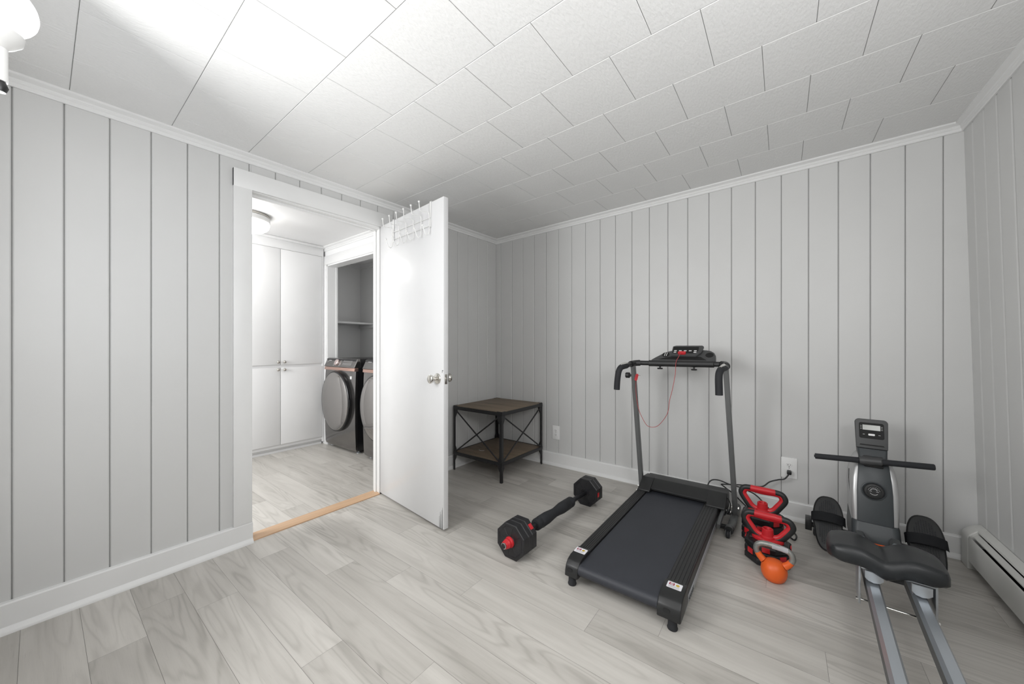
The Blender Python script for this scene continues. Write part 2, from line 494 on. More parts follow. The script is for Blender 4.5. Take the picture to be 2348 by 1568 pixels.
for y0, y1, z0, z1 in ((-.14, -.06, .94, 2.06), (.96, 1.04, .94, 2.06), (-.14, 1.04, 1.96, 2.06), (-.16, 1.06, .93, 1.04)):
    box(bm, xr(z0) - .022, xr(z0) + .02, y0, y1, z0, z1, .003)
struct('added_window_2', bm, 'trim', 'unseen white window frame added on the right wall for the side fill light', 'window')  # added frame beside the side fill; the wall behind it has no opening

# ------------------------------------------------------------------ trims of the exercise room
CROWN = [(0, 0), (.036, 0), (.036, .011), (.030, .014), (.018, .020), (.014, .026), (.016, .028), (.016, .032), (.011, .036), (.011, .047), (.008, .051), (0, .051)]
def sweep(profile, a, b, P, n=2):
    bm = BM()
    rings = []
    for i in range(n + 1):
        t = a + (b - a) * i / n
        rings.append([P(t, p, q) for p, q in profile])
    loft(bm, rings); return bm
struct('trim_1', sweep(CROWN, YN, YB, lambda t, p, q: Vector((p, t, cz(p, t) + .002 - q))), 'trim', 'white crown moulding along the doorway wall', 'trim', smooth=25)
struct('trim_2', sweep(CROWN, 0, 3.25, lambda t, p, q: Vector((t, YB - p, cz(t, YB - p) + .002 - q))), 'trim', 'white crown moulding along the back wall', 'trim', smooth=25)
struct('trim_3', sweep(CROWN, YN, YB, lambda t, p, q: Vector((xr(2.3 - q) - p, t, cz(3.23 - p, t) + .002 - q))), 'trim', 'white crown moulding along the right wall', 'trim', smooth=25)
BASE = [(0, 0), (.034, 0), (.033, .008), (.028, .016), (.021, .022), (.018, .026), (.018, .112), (.014, .118), (0, .120)]
struct('baseboard_left', sweep(BASE, YN, OY0 + .003, lambda t, p, q: Vector((p, t, q))), 'trim', 'white baseboard left of the doorway', 'baseboard', smooth=25)
struct('baseboard_corner', sweep(BASE, OY1 + .02, YB, lambda t, p, q: Vector((p, t, q))), 'trim', 'white baseboard behind the open door and end table', 'baseboard', smooth=25)
struct('baseboard_back', sweep(BASE, 0, 3.28, lambda t, p, q: Vector((t, YB - p, q))), 'trim', 'white baseboard along the back wall', 'baseboard', smooth=25)
# door casing
bm = BM()
box(bm, -.002, .0175, .657, OY0, .118, 2.134, .002)
box(bm, -.002, .0175, OY1 + .012, OY1 + .10, .118, 2.150, .002)
prism(bm, [(.657, 2.032), (OY1 + .10, 2.047), (OY1 + .10, 2.150), (.657, 2.134)], -.002, .0185, 'YZ', bev=.002)
struct('trim_4', bm, 'trim', 'white casing around the doorway', 'trim', smooth=25)
# jamb lining of the doorway
bm = BM()
box(bm, -WT, .0, OY0 - .012, OY0 + .004, 0, 2.05)
box(bm, -WT, .0, OY1, OY1 + .016, 0, 2.05)
box(bm, -WT, .0, OY0, OY1, 2.030, 2.052)
box(bm, -.060, -.040, OY0, OY1, 2.018, 2.031)
box(bm, -.060, -.040, OY1 - .011, OY1 + .002, 0, 2.02)
struct('trim_5', bm, 'trim', 'white jamb lining inside the doorway', 'trim', smooth=0)
# oak threshold
bm = BM()
prism(bm, [(-.092, 0), (-.085, .009), (-.02, .011), (-.004, .007), (.008, .006), (.009, 0)], OY0 + .005, OY1 - .001, 'XZ')
o = struct('trim_6', bm, 'oak', 'light oak threshold strip across the doorway floor', 'threshold', smooth=0)
uv_boxes(o, 1, 3.1)

# ------------------------------------------------------------------ the open door
DD = Vector((0.99390, -0.11030, 0)); DN = Vector((-0.11030, -0.99390, 0))
DH = Vector((0.004, 1.578, 0))
MD = Matrix((DD, -DN, Vector((0, 0, 1)))).transposed().to_4x4(); MD.translation = DH   # local: s, thickness, z
door = BM()
t = BM(); box(t, -.012, .815, 0, .035, .012, 2.047, .0025)
merge(door, t, MD)
door = struct('door_1', door, 'door', 'white slab door standing open with chrome knob and wire hook rack', 'door', smooth=30)
for side, sg in ((0, 1), (1, -1)):
    y0 = 0 if side == 0 else .035
    base = DH + DD * .752 + (-DN) * y0 + Vector((0, 0, .931))
    Mk = orient(base, DN * sg, (0, 0, 1))
    rs = BM(); lathe(rs, [(.034, 0), (.034, .003), (.030, .008), (.020, .010), (.014, .012), (.0, .012)], Mk, n=36)
    ro = obj('knob_rosette', rs, 'nickel', door)
    kb = BM(); lathe(kb, [(.012, .008), (.010, .022), (.011, .030), (.017, .034), (.024, .042), (.027, .050), (.026, .058), (.021, .062), (.0, .063)], Mk, n=36)
    obj('door_knob', kb, 'nickel', door)
lt = BM()
t = BM(); box(t, .8145, .8165, .008, .027, .90, .96, .0005); box(t, .815, .824, .012, .023, .922, .940, .001)
merge(lt, t, MD); obj('latch_plate', lt, 'nickel', door)
ch = BM(); t = BM()
for i, (a, z1) in enumerate(((.772, .085), (.780, .115), (.787, .10), (.798, .13), (.803, .145))):
    prism(t, [(a, .013), (a + .0022, .013), (a + .0012, z1)], -.0012, .001, 'XZ')
prism(t, [(.800, .985), (.811, .985), (.811, .981), (.803, .980), (.802, .968), (.800, .968)], -.0010, .001, 'XZ')
merge(ch, t, MD); obj('chipped_paint', ch, 'letter', door, smooth=0, label='dark splits and chipped paint at the corner of the door')

# over-door hook rack
rack = thing('hook_rack', 'white wire over-door hook rack with six double hooks on top of the open door', 'hook rack', tuple(DH + DD * .44 + Vector((0, 0, 2.047))))
def dpt(s, n, z): return DH + DD * s + DN * n + Vector((0, 0, z))
for s in (.207, .679):
    b_ = BM(); t = BM()
    box(t, s - .009, s + .009, -.005, -.0015, 1.885, 2.0515, .0006)
    box(t, s - .009, s + .009, -.005, .040, 2.0485, 2.0515, .0006)
    box(t, s - .009, s + .009, .0365, .040, 2.02, 2.0515, .0006)
    merge(b_, t, MD); obj('strap', b_, 'rackwhite', rack)
for z in (1.955, 1.903):
    b_ = BM(); cyl(b_, dpt(.200, .008, z), dpt(.686, .008, z - .008), .0024, n=10); obj('cross_bar', b_, 'rackwhite', rack)
for i in range(6):
    s = .213 + i * .0935; dz = -.0015 * i
    pts = [(.088, 2.032), (.085, 2.005), (.082, 1.985), (.070, 1.978), (.030, 1.984), (.016, 1.978), (.0135, 1.955), (.0135, 1.905), (.0135, 1.866), (.020, 1.846), (.033, 1.840), (.045, 1.850), (.056, 1.875), (.062, 1.893)]
    P_ = [dpt(s, n, z + dz) for n, z in pts]
    b_ = BM(); tube(b_, smooth_path(P_, 5), .0025, n=8)
    ball(b_, P_[0], .0068, 8); ball(b_, P_[-1], .0062, 8)
    obj('hook', b_, 'rackwhite', rack)

# ------------------------------------------------------------------ laundry room beyond the doorway
bm = BM()
quad(bm, [(-2.46, -.92, 2.285), (-WT + .01, -.92, 2.285), (-WT + .01, 2.85, 2.285), (-2.46, 2.85, 2.285)])
struct('ceiling_laundry', bm, 'laundry', 'smooth white ceiling of the laundry room', 'ceiling', smooth=0)
bm = BM()
quad(bm, [(-2.45, -.9, 0), (-2.45, 2.85, 0), (-2.45, 2.85, 2.3), (-2.45, -.9, 2.3)])
struct('wall_laundry_far', bm, ['closet'], 'grey wall behind the laundry cabinet', 'wall', smooth=0)
bm = BM()
for x0, x1, z0, z1 in ((-2.45, -1.5, 0, 2.3), (-.5, -WT, 0, 2.3), (-1.5, -.5, 0, .75), (-1.5, -.5, 2.05, 2.3)):
    quad(bm, [(x0, -.9, z0), (x1, -.9, z0), (x1, -.9, z1), (x0, -.9, z1)])
struct('wall_laundry_near', bm, 'laundry', 'white laundry wall with a window', 'wall', smooth=0)
CX0, CX1, CZ1 = -1.742, -.15, 2.067      # closet opening
bm = BM()
box(bm, -2.45, CX0, 2.021, 2.115, 0, 2.29)
box(bm, CX1, -WT, 2.021, 2.115, 0, 2.29)
box(bm, CX0, CX1, 2.021, 2.115, CZ1, 2.29)
struct('wall_closet_front', bm, 'laundry', 'white wall around the washer closet opening', 'wall', smooth=0)
bm = BM()
quad(bm, [(-2.45, 2.80, 0), (-WT, 2.80, 0), (-WT, 2.80, 2.3), (-2.45, 2.80, 2.3)])
quad(bm, [(-2.40, 2.1, 0), (-2.40, 2.82, 0), (-2.40, 2.82, 2.3), (-2.40, 2.1, 2.3)])
struct('wall_closet_back', bm, 'closet', 'grey back wall of the washer closet', 'wall', smooth=0)
bm = BM()
box(bm, CX0 - .09, CX0 - .004, 2.003, 2.022, 0, CZ1 + .01, .002)
box(bm, CX0 - .09, CX1 + .06, 2.002, 2.022, CZ1 + .004, 2.172, .002)
box(bm, CX0 - .004, CX0 + .012, 2.012, 2.12, 0, CZ1 + .004)
box(bm, CX0, CX1, 2.012, 2.12, CZ1 - .012, CZ1 + .004)
box(bm, CX0 + .010, CX0 + .020, 2.108, 2.128, 0, CZ1)
struct('trim_7', bm, 'cab', 'white casing around the washer closet opening', 'trim', smooth=25)
bm = sweep(CROWN, -2.3, -WT, lambda t, p, q: Vector((t, 2.021 - p, 2.286 - q)))
struct('trim_8', bm, 'cab', 'white crown moulding above the washer closet', 'trim', smooth=25)
bm = sweep(CROWN, -2.4, -.2, lambda t, p, q: Vector((t, 2.80 - p, 2.286 - q)))
bm2 = sweep(CROWN, 2.12, 2.8, lambda t, p, q: Vector((-2.40 + p, t, 2.286 - q)))
merge(bm, bm2)
struct('trim_9', bm, 'cab', 'white crown moulding inside the washer closet', 'trim', smooth=25)
# closet shelf on cleats
sh = thing('closet_shelf', 'white wall shelf in the washer closet above the dryer side corner', 'shelf', (-2.24, 2.46, 1.44))
b_ = BM(); box(b_, -2.40, -2.055, 2.13, 2.80, 1.428, 1.452, .002); obj('shelf_board', b_, 'cab', sh)
b_ = BM(); box(b_, -2.40, -1.90, 2.778, 2.80, 1.385, 1.427, .002); obj('cleat', b_, 'cab', sh)

# tall white cabinet
cab = thing('storage_cabinet', 'tall built-in white cabinet with four flat doors beside the washer closet', 'cabinet', (-1.80, 1.55, 0))
b_ = BM()
box(b_, -2.40, -1.803, 1.09, 1.992, .055, 2.172)
box(b_, -2.40, -1.795, 1.09, 2.0, 2.168, 2.262, .003)
box(b_, -2.40, -1.765, 1.09, 2.0, 2.258, 2.284, .004)
box(b_, -1.803, -1.790, 1.980, 1.998, .03, 2.172)
obj('cabinet_body', b_, 'cab', cab)
b_ = BM(); box(b_, -2.35, -1.842, 1.09, 1.995, 0, .056); obj('toe_kick', b_, 'closet', cab)
b_ = BM(); prism(b_, [(-1.843, 0), (-1.826, 0), (-1.827, .02), (-1.838, .027), (-1.843, .027)], 1.09, 1.99, 'XZ'); obj('shoe_strip', b_, 'cab', cab)
for (y0, y1) in ((1.121, 1.547), (1.551, 1.977)):
    for (z0, z1) in ((.090, .906), (.935, 2.164)):
        b_ = BM(); box(b_, -1.803, -1.785, y0, y1, z0, z1, .002)
        d_ = obj('cabinet_door', b_, 'cab', cab)
        yk = y1 - .026 if y0 < 1.3 else y0 + .030
        zk = z1 - .022 if z0 < .5 else z0 + .030
        b_ = BM(); lathe(b_, [(.007, 0), (.006, .010), (.012, .014), (.0155, .020), (.0145, .027), (.008, .031), (0, .032)], orient((-1.785, yk, zk), (1, 0, 0)), n=20)
        obj('cabinet_knob', b_, 'nickel', d_)

# flush ceiling light
LC = (-1.27, 1.105)
lamp = thing('ceiling_light', 'round flush ceiling light glowing in the laundry room', 'ceiling light', (LC[0], LC[1], 2.285))
T_ = Matrix.Translation(Vector((LC[0], LC[1], 0)))
b_ = BM(); lathe(b_, [(.12, 2.286), (.160, 2.283), (.163, 2.274), (.163, 2.268), (.150, 2.264)], T_, 48); obj('mounting_ring', b_, 'nickel', lamp)
b_ = BM(); lathe(b_, [(.150, 2.272), (.162, 2.262), (.164, 2.232), (.158, 2.222), (.150, 2.22)], T_, 48); obj('lamp_body', b_, 'white', lamp)
b_ = BM(); lathe(b_, [(.157, 2.226), (.160, 2.205), (.150, 2.175), (.120, 2.150), (.075, 2.135), (.03, 2.130), (0, 2.129)], T_, 48); obj('diffuser', b_, 'glow_lens', lamp)

# washer and dryer
def washer(x0, label, first):
    r = thing('washing_machine', label, 'washing machine', (x0 + .325, 2.35, 0), group='laundry machines in the closet')
    x1 = x0 + .650; yf = 1.992; xm = (x0 + x1) / 2
    b_ = BM(); box(b_, x0 + .004, x1 - .004, yf + .012, 2.74, .028, .995, .010, 3); obj('cabinet_shell', b_, 'washerside', r)
    b_ = BM()   # front panel, slightly bowed, upper part leaning back into the control panel
    rows = [(.030, .010), (.055, .0), (.30, -.008), (.60, -.008), (.80, -.002), (.868, .002)]
    rings = []
    for z, dy in rows:
        ring = []
        for i in range(13):
            t = i / 12; x = x0 + .650 * t; bow = -.012 * (1 - (2 * t - 1) ** 4)
            ring.append(Vector((x, yf + dy + bow, z)))
        rings.append(ring)
    front = rings
    vs = [[b_.verts.new(p) for p in rg] for rg in front]
    vb = [[b_.verts.new((p.x, yf + .018, p.z)) for p in rg] for rg in front]
    for i in range(len(vs) - 1):
        for j in range(12):
            b_.faces.new([vs[i][j], vs[i][j + 1], vs[i + 1][j + 1], vs[i + 1][j]])
        for (k,) in ((0,), (12,)):
            b_.faces.new([vs[i][k], vs[i + 1][k], vb[i + 1][k], vb[i][k]])
    for k in (0, -1):
        for j in range(12):
            b_.faces.new([vs[k][j], vs[k][j + 1], vb[k][j + 1], vb[k][j]])
    obj('front_panel', b_, 'washer', r)
    b_ = BM(); prism(b_, [(yf - .016, .868), (yf - .012, .902), (yf + .03, .902), (yf + .03, .866)], x0 + .002, x1 - .002, 'YZ', bev=.004); obj('trim_band', b_, 'rosegold', r)
    b_ = BM(); prism(b_, [(yf - .020, .903), (yf + .024, .997), (yf + .05, 1.002), (yf + .06, .903)], x0 + .002, x1 - .002, 'YZ', bev=.006, seg=3)
    cp = obj('control_panel', b_, 'washer', r)
    nrm = Vector((0, -.094, .044)).normalized(); up = Vector((0, .044, .094)).normalized()
    def pp(u, w, d=.0015):   # point on the sloping panel, u along x, w up
        return Vector((u, yf - .020, .903)) + up * w + nrm * d
    Mp = lambda u, w, d=.0015: Matrix((Vector((1, 0, 0)), up, nrm)).transposed().to_4x4()
    def place(u, w, d=.0015):
        m_ = Mp(u, w); m_.translation = pp(u, w, d); return m_
    b_ = BM(); lathe(b_, [(.036, -.001), (.036, .012), (.033, .020), (.028, .023), (0, .023)], place(xm - .055, .052), 36); obj('dial', b_, 'pinkknob', cp)
    b_ = BM()
    for side in (-1, 1):
        for k in range(6):
            u = xm - .055 + side * .062
            box(b_, -.010, .010, -.0012, .0012, 0, .0006, Mx=place(u, .018 + k * .014))
    for k in range(14):
        u = xm + .075 + (k % 7) * .026; w = .030 + (k // 7) * .036
        box(b_, -.006, .006, -.001, .001, 0, .0006, Mx=place(u, w))
        lathe(b_, [(.006, 0), (.006, .0006), (.0045, .0006), (.0045, 0)], place(u, w + .014), 14, cap=False)
    obj('panel_print', b_, 'lightletter', cp, smooth=0)
    text('panel_lettering', 'SAMSUNG', .014, place(x0 + .095, .076), 'lightletter', cp)
    # large round door
    dc = Vector((xm - .012, yf - .052, .535))
    Md = orient(dc, (0, -1, 0), (1, 0, 0)) @ Matrix.Diagonal((.90, 1, 1, 1))
    b_ = BM(); lathe(b_, [(.300, -.050), (.322, -.044), (.330, -.020), (.326, .000), (.318, .006), (.312, .006)], Md, 72, cap=False); dr_ = obj('door_rim', b_, 'washerside', r)
    b_ = BM(); lathe(b_, [(.318, .004), (.300, .010), (.22, .016), (.12, .019), (0, .020)], Md, 72); obj('door_glass', b_, 'washerdoor', dr_)
    b_ = BM(); box(b_, -.014, .014, -.015, .015, 0, .001, .004, Mx=Matrix.Translation(Vector((x1 - .075, yf - .011, .80))) @ Matrix.Rotation(PI / 2, 4, 'X'))
    obj('white_sticker', b_, 'white', r, label='small white square sticker')
    for fx in (x0 + .05, x1 - .05):
        for fy in (yf + .06, 2.68):
            b_ = BM(); lathe(b_, [(.024, 0), (.024, .008), (.010, .012), (.010, .03)], Matrix.Translation(Vector((fx, fy, 0))), 20); obj('leveling_foot', b_, 'silver', r)
    return r
washer(-1.732, 'dark stainless front-loading washer beside the tall white cabinet', True)
washer(-.930, 'dark stainless laundry machine half hidden behind the open door', False)

# ------------------------------------------------------------------ wall sconce at the edge of the frame
SX, SY = 1.330, -.042
sc_ = thing('wall_sconce', 'white wall sconce with glowing round globe high beside the added window', 'sconce', (SX, YN, 1.62))
T_ = Matrix.Translation(Vector((SX, SY, 0)))
b_ = BM(); lathe(b_, [(.0, 1.612), (.009, 1.612), (.009, 1.672), (.016, 1.678), (.026, 1.690), (.028, 1.702), (.022, 1.706), (0, 1.706)], T_, 28); obj('socket_cup', b_, 'white', sc_)
b_ = BM(); lathe(b_, [(.044 * math.sin(PI * i / 20) if i not in (0, 20) else 0, 1.747 - .046 * math.cos(PI * i / 20)) for i in range(21)], T_, 32); obj('globe', b_, 'glow_globe', sc_)
b_ = BM(); cyl(b_, (SX, SY, 1.628), (SX, YN + .02, 1.628), .008, n=16); obj('arm', b_, 'white', sc_)
b_ = BM(); lathe(b_, [(.05, 0), (.05, .010), (.042, .020), (0, .022)], orient((SX, YN, 1.628), (0, 1, 0)), 32); obj('wall_plate', b_, 'white', sc_)
b_ = BM(); lathe(b_, [(0, 1.592), (.007, 1.593), (.010, 1.602), (.007, 1.611), (0, 1.613)], T_, 20); obj('switch_knob', b_, 'black', sc_)

# ------------------------------------------------------------------ end table
tb = thing('end_table', 'square end table with rustic wood top, black metal frame and crossed braces in the corner', 'table', (.33, 2.615, 0))
TX0, TX1, TY0, TY1, TZ = .05, .615, 2.30, 2.925, .588
b_ = BM(); box(b_, TX0 + .004, TX1 - .004, TY0 + .004, TY1 - .004, TZ - .020, TZ, .0015)
o = obj('table_top', b_, 'rustic', tb, smooth=25); uv_boxes(o, 0, 4.2)
b_ = BM(); box(b_, TX0 + .012, TX1 - .012, TY0 + .012, TY1 - .012, .152, .170, .0015)
o = obj('lower_shelf', b_, 'rustic', tb, smooth=25); uv_boxes(o, 0, 9.4)
for lx, ly in ((TX0, TY0), (TX1, TY0), (TX0, TY1), (TX1, TY1)):
    sx = 1 if lx == TX0 else -1; sy = 1 if ly == TY0 else -1
    b_ = BM()
    # angle-iron leg: two flat flanges, wide at the gussets and narrow between
    prof = [(.0, .019), (.085, .019), (.118, .036), (.185, .036), (.215, .024), (TZ - .105, .024), (TZ - .055, .048), (TZ + .001, .048)]
    for ax in (0, 1):
        poly = [(0, prof[0][0])] + [(w, z) for z, w in prof] + [(0, prof[-1][0])]
        if ax == 0:
            prism(b_, [(lx + sx * w, z) for w, z in poly], ly - .0015 * sy, ly + .003 * sy, 'XZ')
        else:
            prism(b_, [(ly + sy * w, z) for w, z in poly], lx - .0015 * sx, lx + .003 * sx, 'YZ')
    obj('leg', b_, 'blackmetal', tb, smooth=25)
for z in (TZ - .034, .140):
    for a in range(2):
        b_ = BM(); y = (TY0, TY1)[a]; box(b_, TX0, TX1, y - .004, y + .004, z, z + .030, .001); obj('frame_rail', b_, 'blackmetal', tb, smooth=25)
        b_ = BM(); x = (TX0, TX1)[a]; box(b_, x - .004, x + .004, TY0, TY1, z, z + .030, .001); obj('frame_rail', b_, 'blackmetal', tb, smooth=25)
for a in range(2):
    for (p0, p1) in (((TX0 + .025, TZ - .04), (TX1 - .025, .172)), ((TX0 + .025, .172), (TX1 - .025, TZ - .04))):
        if a == 0:
            b_ = BM(); cyl(b_, (p0[0], TY0 + .004, p0[1]), (p1[0], TY0 + .004, p1[1]), .0062, n=12); obj('cross_brace', b_, 'blackmetal', tb)
for (z0, z1) in ((TZ - .04, .172), (.172, TZ - .04)):
    b_ = BM(); cyl(b_, (TX1 - .004, TY0 + .025, z0), (TX1 - .004, TY1 - .025, z1), .0062, n=12); obj('cross_brace', b_, 'blackmetal', tb)
b_ = BM(); tube(b_, smooth_path([(.21, 2.47, .1705), (.235, 2.458, .1708), (.255, 2.462, .1708), (.268, 2.478, .1705)], 5), .0012, n=6)
obj('scratch', b_, 'paper', tb, label='small pale curved scratch on the lower shelf')

# ------------------------------------------------------------------ long dumbbell
A0, A1 = Vector((1.303, 1.450, .0925)), Vector((1.347, 2.492, .0925))
ax = (A1 - A0).normalized()
MB_ = orient(A0, ax, (0, 0, 1))          # local z along the bar, local x up
db = thing('dumbbell', 'long black dumbbell with octagonal plates and red collars on the floor before the treadmill', 'dumbbell', tuple((A0 + A1) / 2 - Vector((0, 0, .0925))))
LB = (A1 - A0).length
b_ = BM(); lathe(b_, [(0, 0), (.0105, .002), (.0135, .006), (.0135, .05), (.0155, .056), (.0155, LB - .056), (.0135, LB - .05), (.0135, LB - .006), (.0105, LB - .002), (0, LB)], MB_, 24); obj('bar', b_, 'iron', db)
def octa(bm, R, z0, z1, Mx, bev=.006, rot=PI / 8):
    c = math.cos(PI / 8)
    ring = lambda r, z: [Vector((r / c * math.cos(rot + 2 * PI * i / 8), r / c * math.sin(rot + 2 * PI * i / 8), z)) for i in range(8)]
    t = BM()
    loft(t, [ring(R - bev, z0), ring(R, z0 + bev), ring(R, z1 - bev), ring(R - bev, z1)])
    return merge(bm, t, Mx)
def face_relief(bm, R, z, sgn, Mx):
    """raised rim, radial ribs and bolt holes on a plate face"""
    t = BM(); c = math.cos(PI / 8)
    pts = [Vector(((R - .017) / c * math.cos(PI / 8 + 2 * PI * i / 8), (R - .017) / c * math.sin(PI / 8 + 2 * PI * i / 8), z)) for i in range(8)]
    tube(t, pts, .0022, n=6, closed=True)
    for k in range(8):
        a = PI / 8 * 2 * k + .2
        cyl(t, (.028 * math.cos(a), .028 * math.sin(a), z), ((R - .020) * math.cos(a), (R - .020) * math.sin(a), z), .0016, n=6)
    lathe(t, [(.024, -.001), (.026, .003), (.031, .003), (.033, -.001)], Matrix.Translation(Vector((0, 0, z))) if sgn > 0 else Matrix.Translation(Vector((0, 0, z))) @ Matrix.Rotation(PI, 4, 'X'), 28, cap=False)
    return merge(bm, t, Mx)
def red_pad(bm, R, zc, ang, Mx, L=.024, w=.015):
    t = BM(); box(t, R - .003, R + .0018, -w, w, zc - L / 2, zc + L / 2, .001)
    return merge(bm, t, Mx @ Matrix.Rotation(ang, 4, 'Z'))
R8 = .0925
RS = 1 if (MB_.to_3x3() @ Vector((0, 1, 0))).x > 0 else -1      # side of the bar that faces the treadmill
def plate_set(lo, thick, which, angs):
    z = lo
    for i, th in enumerate(thick):
        b_ = BM(); octa(b_, R8, z, z + th - .0008, MB_, bev=.0035)
        if i == 0: face_relief(b_, R8, z, -1, MB_)
        if i == len(thick) - 1: face_relief(b_, R8, z + th - .0008, 1, MB_)
        pl = obj('weight_plate', b_, 'iron', db, smooth=25)
        if i == which:
            for a in angs:
                b_ = BM(); red_pad(b_, R8, z + th / 2, a, MB_); obj('red_insert', b_, 'red', pl, smooth=25)
        z += th
plate_set(.062, (.042, .034, .040), 2, (PI / 4 * RS, PI / 4 * RS + PI))
plate_set(LB - .062 - .090, (.048, .042), 0, (PI / 2 * RS, PI / 2 * RS + PI))
def nut(z, sgn):
    b_ = BM(); Mx = MB_ @ Matrix.Translation(Vector((0, 0, z))) @ (Matrix.Rotation(PI, 4, 'X') if sgn < 0 else Matrix.Identity(4))
    lathe(b_, [(.014, 0), (.029, 0), (.0295, .004), (.026, .012), (.0245, .014), (.0245, .026), (.0225, .028), (.0205, .042), (.0185, .046), (.014, .047)], Mx, 32, cap=False)
    obj('collar_nut', b_, 'red', db)
    b_ = BM(); lathe(b_, [(.0125, .047), (.0160, .047), (.0160, .053), (.0138, .054)], Mx, 28, cap=False); obj('end_ring', b_, 'chrome', db)
nut(.061, -1); nut(LB - .061, 1)
b_ = BM()
g0 = .290; gl = .415
prof = [(.016, 0), (.030, .002), (.0335, .010), (.0335, .040), (.0320, .043), (.0320, .047), (.0345, .050), (.0345, .120), (.0300, .165), (.0268, .205), (.0300, .245), (.0345, .285), (.0345, gl - .05), (.0320, gl - .047), (.0320, gl - .043), (.0335, gl - .04), (.0335, gl - .010), (.030, gl - .002), (.016, gl)]
lathe(b_, prof, MB_ @ Matrix.Translation(Vector((0, 0, g0))), 36, cap=False); obj('foam_grip', b_, 'foam', db)

# ------------------------------------------------------------------ treadmill
tm = thing('treadmill', 'compact black folding treadmill with grey uprights standing before the back wall', 'treadmill', (1.90, 2.15, 0))
TA, TB = 1.636, 2.140            # outer rail edges
# running belt around its rear roller
b_ = BM()
zc_, rr_ = .079, .026
prof = [(2.66, zc_ + rr_)] + [(1.540 + rr_ * math.cos(a), zc_ + rr_ * math.sin(a)) for a in [PI / 2 + PI * i / 14 for i in range(15)]] + [(2.66, zc_ - rr_)]
prism(b_, prof, 1.700, 2.054, 'YZ'); obj('running_belt', b_, 'belt', tm)
b_ = BM(); cyl(b_, (1.690, 1.540, zc_), (2.064, 1.540, zc_), .017, n=20); obj('rear_roller', b_, 'greymetal', tm)
def rail(x0, x1):
    top = .117; n = 5; pts = [(x0, .070), (x0, top - .004), (x0 + .004, top)]
    w = (x1 - x0 - .016) / (2 * n - 1)
    x = x0 + .008
    for i in range(n):
        pts += [(x, top), (x + .0008, top + .0018), (x + w - .0008, top + .0018), (x + w, top)]
        x += 2 * w
    pts += [(x1 - .004, top), (x1, top - .004), (x1, .070)]
    b = BM(); prism(b, pts, 1.60, 2.665, 'XZ'); return b
obj('side_rail', rail(TA, 1.697), 'hood', tm, smooth=25)
obj('side_rail', rail(2.057, TB), 'hood', tm, smooth=25)
for x0, x1 in ((TA + .004, 1.672), (2.104, TB + .003)):
    b_ = BM(); box(b_, x0, x1, 1.60, 2.68, .040, .0715, .002); fb = obj('frame_beam', b_, 'silver', tm, smooth=25)
text('side_lettering', 'YOULUX', .026, Matrix(((0, 0, 1, TB + .0036), (1, 0, 0, 1.715), (0, 1, 0, .054), (0, 0, 0, 1))), 'letter', fb)
def cap_end(x0, x1):
    prof = [(1.655, .050), (1.655, .121), (1.610, .1245), (1.565, .122), (1.535, .112), (1.517, .094), (1.508, .070), (1.506, .046), (1.520, .042), (1.590, .044)]
    b = BM(); prism(b, prof, x0, x1, 'YZ', bev=.005, seg=3)
    c = obj('end_cap', b, 'black', tm, smooth=35)
    xm = (x0 + x1) / 2
    b = BM(); t = BM(); loft(t, [[Vector((p, q, -.004)) for p, q in rrect(.026, .014, .0065)], [Vector((p, q, .0030)) for p, q in rrect(.027, .015, .007)]])
    merge(b, t, orient((xm - .008, 1.5110, .077), (0, -1, .34), (1, 0, 0))); obj('adjuster_hole', b, 'darkhole', c)
    b = BM(); lathe(b, [(0, 0), (.019, .001), (.0205, .006), (.018, .012), (.0165, .048)], Matrix.Translation(Vector((xm + (.010 if x0 > 1.9 else -.006), 1.533, 0))), 24); obj('rubber_foot', b, 'foam', tm)
    # warning label on the top face
    Ml = orient((xm, 1.612, .1249), (0, -.06, 1), (1, 0, 0))
    b = BM(); t = BM(); poly = rrect(.058, .040, .004); loft(t, [[Vector((p, q, -.001)) for p, q in poly], [Vector((p, q, .0006)) for p, q in poly]]); merge(b, t, Ml)
    lab = obj('warning_label', b, 'paper', c, smooth=0, label='white warning sticker with red and yellow marks')
    b = BM(); box(b, -.022, -.001, -.001, .014, 0, .0009, Mx=Ml); obj('red_mark', b, 'maroon', lab, smooth=0)
    b = BM(); lathe(b, [(.0062, .0009), (.0062, .0012), (.0040, .0012), (.0040, .0009)], Ml @ Matrix.Translation(Vector((-.0115, .0065, 0))), 20, cap=False); box(b, -.0145, -.0085, .0058, .0072, .0009, .0012, Mx=Ml); obj('white_symbol', b, 'paper', lab, smooth=0)
    b = BM(); lathe(b, [(.0072, 0), (.0072, .0009), (0, .0009)], Ml @ Matrix.Translation(Vector((.0115, .0055, 0))), 24); obj('yellow_mark', b, 'yellow', lab, smooth=0)
    b = BM(); lathe(b, [(.0064, .0009), (.0064, .0012), (.0054, .0012), (.0054, .0009)], Ml @ Matrix.Translation(Vector((.0115, .0055, 0))), 24, cap=False); prism(b, [(.0090, .0095), (.0128, .0072), (.0110, .0058), (.0142, .0015), (.0102, .0045), (.0118, .0062)], .0009, .0012, 'XY', Mx=Ml); obj('black_symbol', b, 'letter', lab, smooth=0)
    for k in range(3):
        b = BM(); box(b, -.022, .020, -.007 - k * .0042, -.0055 - k * .0042, 0, .0008, Mx=Ml); obj('print_line', b, 'greyplastic' if False else 'silver', lab, smooth=0)
    return c
cap_end(TA - .001, 1.7005); cap_end(2.0535, TB + .004)
